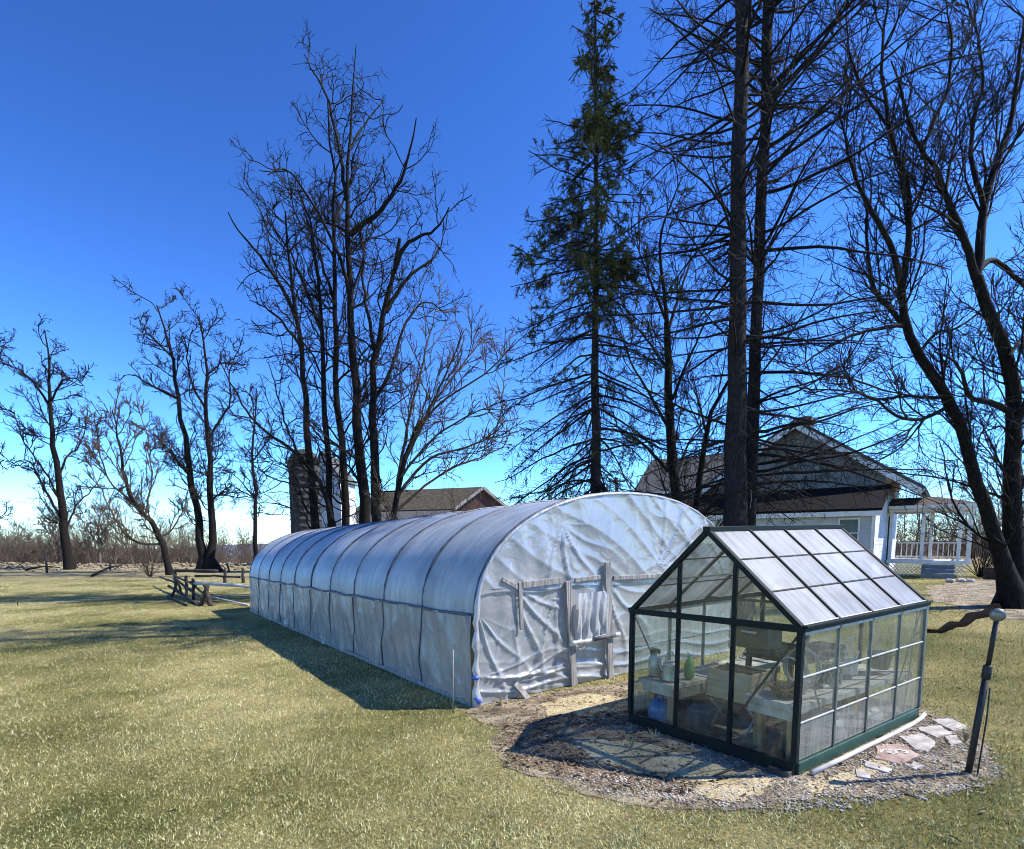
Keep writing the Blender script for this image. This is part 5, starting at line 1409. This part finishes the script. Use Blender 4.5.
def fz(u, v, vg):   # a point of the fence that stands over the ground seen at row vg
    return at(u, v, gnd(u, vg)[1])


rail('rail', root, fz(195, 583, 600), fz(254, 587, 602), .060, .055, 'pale_rail')
rail('rail', root, fz(210, 597, 601), fz(248, 605, 606), .035, .03, 'pale_rail')
for (a, b_, g1, g2, w0) in (((176, 570.5), (218, 571), 588, 588, .085), ((196, 576), (240, 577), 594, 594, .05), ((169, 586), (199, 606), 592, 606, .055), ((174, 579), (206, 601), 592, 605, .06),
                            ((168, 596), (187, 605), 598, 606, .05), ((177, 590), (198, 605), 596, 606, .05), ((172, 574), (196, 586), 590, 598, .05), ((160, 577), (178, 584), 586, 594, .05), ((190, 582), (209, 598), 598, 604, .05)):
    rail('rail', root, fz(*a, g1), fz(*b_, g2), w0, w0 * .8, 'rail_wood')
for (a, b_, g_, w0) in (((175, 584), (175, 569), 588, .07), ((187, 596), (186, 575), 596, .075), ((194, 600), (193, 578), 600, .06), ((211, 606), (205, 584), 606, .085), ((171, 597), (178, 580), 598, .06), ((200, 605), (208, 585), 606, .07), ((183, 594), (176, 578), 595, .055)):
    A, B = fz(*a, g_), fz(*b_, g_); A[2] = float(ter(A[0], A[1])) - .04
    rail('post', root, A, B, w0, w0 * .85, 'rail_wood')
root = thing('rail_fence', gnd(235, 584), 'dark low rail fence crossing the field behind the pale-railed one', 'fence')
rail('rail', root, fp(203, 576, 40), fp(262, 577, 40), .06, .06, 'rail_wood')
for u in (243, 225): rail('post', root, gnd(u, 583) - np.array([0, 0, .1]), fp(u, 568, gnd(u, 583)[1]), .09, .08, 'rail_wood')
for k, (u, v0, v1, lab) in enumerate([(47, 573, 552, 'crooked dark fence post on the bank just left of the lone dark tree'), (110, 570, 557, 'short fence post on the bank between the lone dark tree and the leaning one'),
                                      (229, 572, 563, 'short leaning fence post beyond the dark rail fence'), (17, 606, 599, 'tiny marker stick poking from the lawn at the far left')]):
    g_ = gnd(u, v0); q = at(u - (2 if k in (0, 2) else 0), v1, g_[1])
    meta(MB().tube([g_ - np.array([0, 0, .1]), (g_ + q) / 2 + np.array([.03, 0, 0]), q], [.09, .08, .06] if k < 3 else [.02, .018, .015], 7).build('fence_post', 'rail_wood', None, True), lab, 'post')
# stones and broken limbs along the bank
nst = 46
for k in range(1):
    pass
Pb = np.stack([rng.uniform(-52, -14, 900), 53 + rng.normal(0, 2.2, 900)], -1)
r_ = np.abs(rng.normal(.10, .07, len(Pb))) + .04
base = np.stack([Pb[:, 0], Pb[:, 1], ter(Pb[:, 0], Pb[:, 1]) + r_ * .2], -1); sc = rng.uniform(.6, 1.4, (len(Pb), 6, 1))
V = (base[:, None] + oc[None] * sc * r_[:, None, None]).reshape(-1, 3); Fc = (np.arange(len(Pb))[:, None, None] * 6 + tri[None]).reshape(-1, 3)
meta(link('rubble', V, Fc, 'rubble', None, origin=(0, 0, 0)), 'stones and clods strewn along the low bank behind the field', 'rubble', kind='stuff')
for (a, b_, lab) in (((92, 577), (122, 567), 'fallen grey limb lying on the bank right of the lone dark tree'), ((25, 571), (60, 569), 'fallen limb lying on the bank at the foot of the lone dark tree')):
    A, B = gnd(*a), gnd(*b_); A[2] += .1; B[2] = float(ter(B[0], B[1])) + .15
    meta(MB().tube([A, (A + B) / 2 + np.array([0, 0, .18]), B], [.09, .08, .04], 7).build('limb_shape', 'bark', None, True), lab, 'log')

# ------------------------------------------------------------------ farmhouse
ZH = .45
hr = thing('farmhouse', (11, 27, ZH), 'white clapboard farmhouse with a broad shaded gable and dark roofs', 'house')
PIV, HANG = np.array([14.65, 23.0]), R(-38)


def swing(o):
    """turn a finished building about the near corner of the house"""
    d = np.array(o.location)[:2] - PIV; c, s_ = math.cos(HANG), math.sin(HANG)
    o.location = (PIV[0] + c * d[0] - s_ * d[1], PIV[1] + s_ * d[0] + c * d[1], o.location.z); o.rotation_euler = (0, 0, HANG)


def W3(x, y, z): return np.array([x, y, z], float)


def prism(poly, y0, y1): # polygon in x,z extruded along y
    n_ = len(poly); V = [W3(x, y0, z) for x, z in poly] + [W3(x, y1, z) for x, z in poly]
    F_ = [tuple(range(n_)), tuple(reversed(range(n_, 2 * n_)))] + [(i, i + n_, (i + 1) % n_ + n_, (i + 1) % n_) for i in range(n_)]
    return MB().add(V, F_)


def quad_slab(c, t, m, name, root):
    c = [np.asarray(q, float) for q in c]; nn = np.cross(c[1] - c[0], c[3] - c[0]); nn /= np.linalg.norm(nn)
    if nn[2] < 0: nn = -nn
    bb = MB(); bb.add(c + [q + nn * t for q in c], [(0, 1, 2, 3), (7, 6, 5, 4), (0, 4, 5, 1), (1, 5, 6, 2), (2, 6, 7, 3), (3, 7, 4, 0)]); return bb.build(name, m, root)


PX, PZ, EX, EZ, YM0, YM1 = 10.93, 7.6, 14.65, 5.12, 26.2, 34.0
EXL = 2 * PX - EX
prism([(EXL, ZH - .3), (EX, ZH - .3), (EX, EZ), (PX, PZ - .05), (EXL, EZ)], YM0, YM1).build('wall', 'clapboard', hr)
prism([(EXL + .02, 4.4), (EX - .02, 4.4), (EX - .02, EZ - .03), (PX, PZ - .1), (EXL + .02, EZ - .03)], YM0 - .025, YM0 - .003).build('gable_shade', 'clapboard_shaded', hr)  # thin sheet over the white gable, its shade painted in as grey
for s_, ex in ((1, EX), (-1, EXL)):
    rx = ex + s_ * 1.4; rz = EZ - 1.4 * (PZ - EZ) / (EX - PX) + .06
    quad_slab([W3(PX, YM0 - .45, PZ + .06), W3(PX, YM1 + .3, PZ + .06), W3(rx, YM1 + .3, rz), W3(rx, YM0 - .45, rz)], .14, 'roof_grey', 'roof', hr)
    MB().bar(W3(PX, YM0 - .47, PZ - .08), W3(rx, YM0 - .47, rz - .14), .05, .24, (0, 0, 1)).build('rake_board', 'white_paint', hr)
MB().box(W3(EX + .01, YM0 - .02, EZ - .32), W3(.05, 0, 0), W3(0, 7.8, 0), W3(0, 0, .3)).build('frieze_board', 'white_paint', hr)
MB().box(W3(PX - .4, 27.2, 6.9), W3(.8, 0, 0), W3(0, .8, 0), W3(0, 0, 1.25), .02).build('chimney', 'brick', hr)
# lean-to across the front
LX0, LX1, LY0 = 4.6, 14.65, 23.0
lt = MB()
n6 = [(LX0, LY0), (LX1, LY0), (LX1, YM0 - .003), (LX0, YM0 - .003)]
zt = [3.30, 3.30, 4.35, 4.35]
V = [W3(x, y, ZH - .3) for x, y in n6] + [W3(x, y, z) for (x, y), z in zip(n6, zt)]
lt.add(V, [(3, 2, 1, 0), (4, 5, 6, 7), (0, 1, 5, 4), (1, 2, 6, 5), (2, 3, 7, 6), (3, 0, 4, 7)]); lt.build('lean_to_wall', 'clapboard', hr)
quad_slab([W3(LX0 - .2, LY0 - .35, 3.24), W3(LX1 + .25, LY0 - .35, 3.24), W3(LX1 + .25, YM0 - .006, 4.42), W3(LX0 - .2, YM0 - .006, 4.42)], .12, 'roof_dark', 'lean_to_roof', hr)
MB().box(W3(LX0 - .2, LY0 - .37, 3.05), W3(LX1 - LX0 + .45, 0, 0), W3(0, .03, 0), W3(0, 0, .2)).build('fascia_board', 'white_paint', hr)
MB().box(W3(LX1 - .10, LY0 - .025, ZH), W3(.125, 0, 0), W3(0, .022, 0), W3(0, 0, 2.6)).build('corner_board', 'white_paint', hr)
MB().box(W3(LX1 + .003, LY0 - .025, ZH), W3(.022, 0, 0), W3(0, .14, 0), W3(0, 0, 2.6)).build('corner_board', 'white_paint', hr)


def window(root, x, z, w, h, y, shut=False):
    f = MB(); t = .07
    f.box(W3(x, y - .05, z), W3(w, 0, 0), W3(0, .048, 0), W3(0, 0, t)); f.box(W3(x, y - .05, z + h - t), W3(w, 0, 0), W3(0, .048, 0), W3(0, 0, t))
    f.box(W3(x, y - .05, z + t), W3(t, 0, 0), W3(0, .048, 0), W3(0, 0, h - 2 * t)); f.box(W3(x + w - t, y - .05, z + t), W3(t, 0, 0), W3(0, .048, 0), W3(0, 0, h - 2 * t))
    f.box(W3(x + t, y - .045, z + h / 2 - .02), W3(w - 2 * t, 0, 0), W3(0, .04, 0), W3(0, 0, .04))
    o = f.build('window', 'white_paint', root)
    link('pane', [W3(x + t, y - .02, z + t), W3(x + w - t, y - .02, z + t), W3(x + w - t, y - .02, z + h - t), W3(x + t, y - .02, z + h - t)], [(0, 1, 2, 3)], 'window', o)


window(hr, 13.35, 1.75, .8, 1.25, LY0)
window(hr, 10.7, 2.15, .75, .55, LY0)
window(hr, 7.4, 1.75, .85, 1.25, LY0)
# hip-roofed wing on the left
wx0, wx1, wy0, wy1, wz, wr = 2.0, EXL + 1.2, 27.0, 32.0, 4.9, 7.1
MB().box(W3(wx0 + .3, wy0 + .3, ZH - .3), W3(wx1 - wx0 - .3, 0, 0), W3(0, wy1 - wy0 - .6, 0), W3(0, 0, wz - ZH + .2)).build('wing_wall', 'clapboard', hr)
ym = (wy0 + wy1) / 2
bb = MB(); bb.add([W3(wx0, wy0, wz), W3(wx1, wy0, wz), W3(wx1, ym, wr), W3(wx0 + .02, ym, wr), W3(wx0, wy1, wz), W3(wx1, wy1, wz)], [(0, 1, 2, 3), (0, 3, 4), (4, 3, 2, 5), (0, 4, 5, 1)]); bb.build('wing_roof', 'roof_grey', hr)
MB().box(W3(wx0, wy0 - .06, wz - .16), W3(wx1 - wx0, 0, 0), W3(0, .055, 0), W3(0, 0, .15)).build('gutter', 'white_paint', hr)
swing(hr)

# side porch
PXA, PXB, PYA, PYB, PF = EX + .05, EX + 3.2, 28.2, 31.0, ZH + .72
pr = thing('porch', (16.2, 29.6, ZH), 'small white porch with posts and railing on the right side of the farmhouse', 'porch')
MB().box(W3(PXA, PYA, PF - .16), W3(PXB - PXA, 0, 0), W3(0, PYB - PYA, 0), W3(0, 0, .16), .01).build('deck', 'white_paint', pr)
lb = MB()
for k in range(22):
    x = PXA + (PXB - PXA) * k / 21
    for s_ in (-1, 1):
        x2 = x + s_ * .5
        if PXA <= x2 <= PXB: lb.bar(W3(x, PYA + .05 + .012 * s_, ZH - .02), W3(x2, PYA + .05 + .012 * s_, PF - .17), .03, .012, (0, 1, 0))
lb.build('lattice_skirt', 'white_paint', pr)
PT = 3.42
for (x, y) in ((PXA + .12, PYA + .1), (16.05, PYA + .1), (17.4, PYA + .1), (PXB - .09, PYA + .1), (PXB - .09, PYB - .1), (16.3, PYB - .1)):
    bb = MB(); bb.box(W3(x - .07, y - .07, PF), W3(.14, 0, 0), W3(0, .14, 0), W3(0, 0, PT - PF - .001), .012); bb.box(W3(x - .1, y - .1, PT - .13), W3(.2, 0, 0), W3(0, .2, 0), W3(0, 0, .1), .01); bb.build('post', 'white_paint', pr)
MB().box(W3(PXA, PYA - .02, PT), W3(PXB - PXA + .05, 0, 0), W3(0, .22, 0), W3(0, 0, .25)).build('beam', 'white_paint', pr)
MB().box(W3(PXA, PYB - .2, PT), W3(PXB - PXA + .05, 0, 0), W3(0, .22, 0), W3(0, 0, .25)).build('beam', 'white_paint', pr)
MB().box(W3(PXB - .18, PYA + .2, PT), W3(.22, 0, 0), W3(0, PYB - PYA - .4, 0), W3(0, 0, .25)).build('beam', 'white_paint', pr)
bb = MB(); mx_ = PXB - 1.35
bb.add([W3(PXA, PYA - .35, PT + .24), W3(PXB + .35, PYA - .35, PT + .24), W3(mx_, 29.6, PT + .72), W3(PXA, 29.6, PT + .72), W3(PXB + .35, PYB + .35, PT + .24), W3(PXA, PYB + .35, PT + .24)], [(0, 1, 2, 3), (1, 4, 2), (4, 5, 3, 2), (0, 5, 4, 1)]); bb.build('roof', 'roof_rust', pr)
MB().box(W3(PXA, PYA - .37, PT + .12), W3(PXB - PXA + .35, 0, 0), W3(0, .03, 0), W3(0, 0, .14)).build('fascia_board', 'white_paint', pr)


def railing(x0, y0, x1, y1):
    bb = MB(); a, b_ = W3(x0, y0, 0), W3(x1, y1, 0)
    for z in (PF + .12, PF + .80): bb.bar(a + Z3 * z, b_ + Z3 * z, .07, .06)
    n_ = int(np.linalg.norm(b_ - a) / .19)
    for k in range(1, n_):
        q = a + (b_ - a) * k / n_; bb.box(q + W3(-.022, -.022, PF + .152), W3(.044, 0, 0), W3(0, .044, 0), W3(0, 0, .616))
    bb.build('railing', 'white_paint', pr)


railing(PXA + .2, PYB - .1, 16.2, PYB - .1); railing(16.4, PYB - .1, PXB - .2, PYB - .1); railing(PXB - .09, PYA + .2, PXB - .09, PYB - .2)
MB().box(W3(EX + .012, PYA + .6, PF), W3(.06, 0, 0), W3(0, .95, 0), W3(0, 0, 2.05), .005).build('door', 'shutter', pr)
MB().box(W3(EX + .012, PYA + 1.9, PF + .75), W3(.05, 0, 0), W3(0, .8, 0), W3(0, 0, 1.25), .005).build('shutter', 'shutter', pr)
swing(pr)
st = thing('porch_steps', (16.7, 27.8, ZH), 'blue-grey painted steps in front of the side porch', 'steps')
for k in range(3): MB().box(W3(16.12, PYA - .95 + .31 * k, ZH - .1), W3(1.2, 0, 0), W3(0, .305, 0), W3(0, 0, .1 + .18 * (k + 1)), .01).build('step', 'blue_step', st)
swing(st)
o = MB().box(W3(20.6, 24.0, ZH - .05), W3(.9, 0, 0), W3(0, .7, 0), W3(0, 0, .45), .02); o.box(W3(20.65, 24.05, ZH + .4), W3(.8, 0, 0), W3(0, .6, 0), W3(0, 0, .06), .01)
meta(o.build('planter_box', 'rail_wood'), 'dark wooden planter box on the grass right of the porch steps', 'planter')
o = MB()
for k in range(14):
    q = W3(18.2 + rng.uniform(-.5, .5), 22.9 + rng.uniform(-.25, .25), 0); q[2] = float(ter(q[0], q[1])) + .03; o.lathe(q, [(.05, -.03), (.10, .02), (.08, .09), (.03, .11)], 8, rng.uniform(.7, 1.3), rng.uniform(.7, 1.3))
meta(o.build('rock_edging', 'pale_rail', None, True), 'little heap of pale rocks on the grass before the porch', 'rocks', kind='stuff')

# ------------------------------------------------------------------ barn, silo and shed far behind
pk = at(483, 488, 62); by0 = 62.0
ya = R(28); ex_ = np.array([math.cos(ya), math.sin(ya), 0]); ey_ = np.array([-math.sin(ya), math.cos(ya), 0])
br = thing('barn', (pk[0], pk[1], float(ter(pk[0], pk[1]))), 'red-gabled barn with a long brown roof beyond the plastic tunnel', 'barn')
hw_, zp, ze, ln = 3.1, pk[2], pk[2] - 2.2, 13.0
c = np.array([pk[0], pk[1], 0])


def Bp(x, y, z): return c + ex_ * x + ey_ * y * 0 + np.array([0, 0, z]) + np.array([-.93, .37, 0]) * y


gp = [(-hw_ * .92, -.5), (hw_ * .92, -.5), (hw_ * .92, ze + .1), (0, zp - .1), (-hw_ * .92, ze + .1)]
V = [Bp(x, .4, z) for x, z in gp] + [Bp(x, ln - .3, z) for x, z in gp]
MB().add(V, [tuple(range(5)), tuple(reversed(range(5, 10)))] + [(i, i + 5, (i + 1) % 5 + 5, (i + 1) % 5) for i in range(5)]).build('wall', 'barn_red', br)
for s_ in (-1, 1):
    quad_slab([Bp(0, 0, zp), Bp(0, ln, zp), Bp(s_ * (hw_ + .35), ln, ze - .25), Bp(s_ * (hw_ + .35), 0, ze - .25)], .16, 'roof_brown', 'roof', br)
    MB().bar(Bp(0, -.06, zp + .04), Bp(s_ * (hw_ + .35), -.06, ze - .21), .10, .30).build('rake_board', 'wood_grey', br)
quad_slab([Bp(-hw_ - .3, 0, ze - .3), Bp(-hw_ - .3, ln, ze - .3), Bp(-hw_ - 3, ln, ze - 1.6), Bp(-hw_ - 3, 0, ze - 1.6)], .12, 'roof_grey', 'shed_roof', br)
so = at(307, 545, 46); so[2] = float(ter(so[0], so[1])); sr = thing('silo', so, 'dark grey round silo with a domed cap behind the tall bare trees', 'silo')
rad = 14.5 / FPX * 46; tpz = at(307, 466, 46)[2] - so[2]
prof = []
for k in range(int(tpz / .55) + 1):
    z = min(tpz, k * .55); prof += [(rad, z), (rad, z + .42), (rad + .03, z + .44), (rad + .03, z + .53)]
MB().lathe(so - Z3 * .2, prof, 36).build('drum', 'silo', sr, True)
MB().lathe(so + Z3 * (prof[-1][1] - .19), [(rad + .05, 0), (rad * .96, .35), (rad * .8, .72), (rad * .5, 1.0), (rad * .15, 1.12)], 36).build('dome', 'silo', sr, True)
sx0, sx1 = at(319, 545, 52)[0], at(342, 545, 52)[0]; zt1 = at(330, 480, 52)[2]; zg = float(ter(sx0, 52)); zr = at(326, 452, 52)[2]
sh = thing('white_shed', ((sx0 + sx1) / 2, 54, zg), 'tall narrow white clapboard shed beside the dark silo', 'shed')
xm = (sx0 + sx1) / 2 - .6
V = [W3(sx0, 52, zg - .4), W3(sx1, 52, zg - .4), W3(sx1, 52, zt1), W3(xm, 52, zr), W3(sx0, 52, zt1)]; V += [q + W3(0, 5, 0) for q in V]
MB().add(V, [tuple(range(5)), tuple(reversed(range(5, 10)))] + [(i, i + 5, (i + 1) % 5 + 5, (i + 1) % 5) for i in range(5)]).build('wall', 'clapboard', sh)
for xx in (sx0 - .2, sx1 + .2): quad_slab([W3(xm, 51.8, zr + .02), W3(xm, 57.2, zr + .02), W3(xx, 57.2, zt1 - .1), W3(xx, 51.8, zt1 - .1)], .1, 'roof_grey', 'roof', sh)
u_ = at(616.5, 545, 45); u_[2] = float(ter(u_[0], u_[1])); up_ = thing('utility_pole', u_, 'small dark utility pole just left of the farmhouse wing roof', 'utility pole')
tt = at(616.5, 478, 45); MB().tube([u_ - Z3 * .3, tt], [.14, .10], 8).build('mast', 'rail_wood', up_, True)
MB().bar(tt - W3(.7, 0, .25), tt + W3(.7, 0, -.25), .10, .12).build('crossarm', 'rail_wood', up_)

# ------------------------------------------------------------------ light, sky, camera
sun_vec = Vector((0.86, 0.005, 1.0)).normalized()
elev = math.asin(sun_vec.z); az = math.atan2(sun_vec.x, sun_vec.y)
w = bpy.data.worlds.new('World'); S.world = w; w.use_nodes = True; nt = w.node_tree
bg = nt.nodes['Background']; sky = nt.nodes.new('ShaderNodeTexSky'); sky.sky_type = 'NISHITA'; sky.sun_disc = False
sky.sun_elevation = elev; sky.sun_rotation = az; sky.altitude = 1200; sky.air_density = 1.0; sky.dust_density = .05; sky.ozone_density = 4.5
hs = nt.nodes.new('ShaderNodeHueSaturation'); hs.inputs['Saturation'].default_value = 1.0; hs.inputs['Value'].default_value = 1.0
tn = nt.nodes.new('ShaderNodeMixRGB'); tn.blend_type = 'MULTIPLY'; tn.inputs[0].default_value = 1; GK = 4.58
tn.inputs[2].default_value = (.92 * GK, 1.22 * GK, 1.46 * GK, 1)
t0 = nt.nodes.new('ShaderNodeMixRGB'); t0.blend_type = 'MULTIPLY'; t0.inputs[0].default_value = 1; t0.inputs[2].default_value = (.2186, .2186, .2186, 1)
gm = nt.nodes.new('ShaderNodeGamma'); gm.inputs[1].default_value = 1.6
nt.links.new(sky.outputs[0], hs.inputs['Color']); nt.links.new(hs.outputs[0], t0.inputs[1]); nt.links.new(t0.outputs[0], gm.inputs[0]); nt.links.new(gm.outputs[0], tn.inputs[1]); nt.links.new(tn.outputs[0], bg.inputs[0]); bg.inputs[1].default_value = .13
sl_ = bpy.data.lights.new('sun', 'SUN'); sl_.energy = 5.0; sl_.angle = R(.55); sl_.color = (1, .95, .87)
so_ = bpy.data.objects.new('sun', sl_); COL.objects.link(so_); so_.rotation_euler = sun_vec.to_track_quat('Z', 'Y').to_euler(); so_.location = (20, 0, 30)
cd = bpy.data.cameras.new('camera'); cam = bpy.data.objects.new('camera', cd); COL.objects.link(cam); S.camera = cam
cd.sensor_fit = 'HORIZONTAL'; cd.sensor_width = 36; cd.lens = 36 * FPX / 1024; cd.shift_y = (PYC - 424.5) / 1024
cd.clip_start = .05; cd.clip_end = 9000
cam.location = (0, 0, EYE); cam.rotation_euler = (math.pi / 2 + PITCH, 0, 0)
v = S.view_settings; v.view_transform = 'Standard'; v.look = 'None'; v.exposure = 0.75; v.gamma = 1; v.use_curve_mapping = False
S.render.engine = 'CYCLES'; cy = S.cycles
cy.pixel_filter_type = 'BLACKMAN_HARRIS'; cy.filter_width = 0.95; cy.max_bounces = 10; cy.diffuse_bounces = 3; cy.glossy_bounces = 4; cy.transmission_bounces = 6; cy.transparent_max_bounces = 24
cy.use_denoising = True; cy.denoiser = 'OPENIMAGEDENOISE'; cy.denoising_input_passes = 'RGB_ALBEDO_NORMAL'
cy.sample_clamp_indirect = 6; cy.caustics_reflective = False; cy.caustics_refractive = False
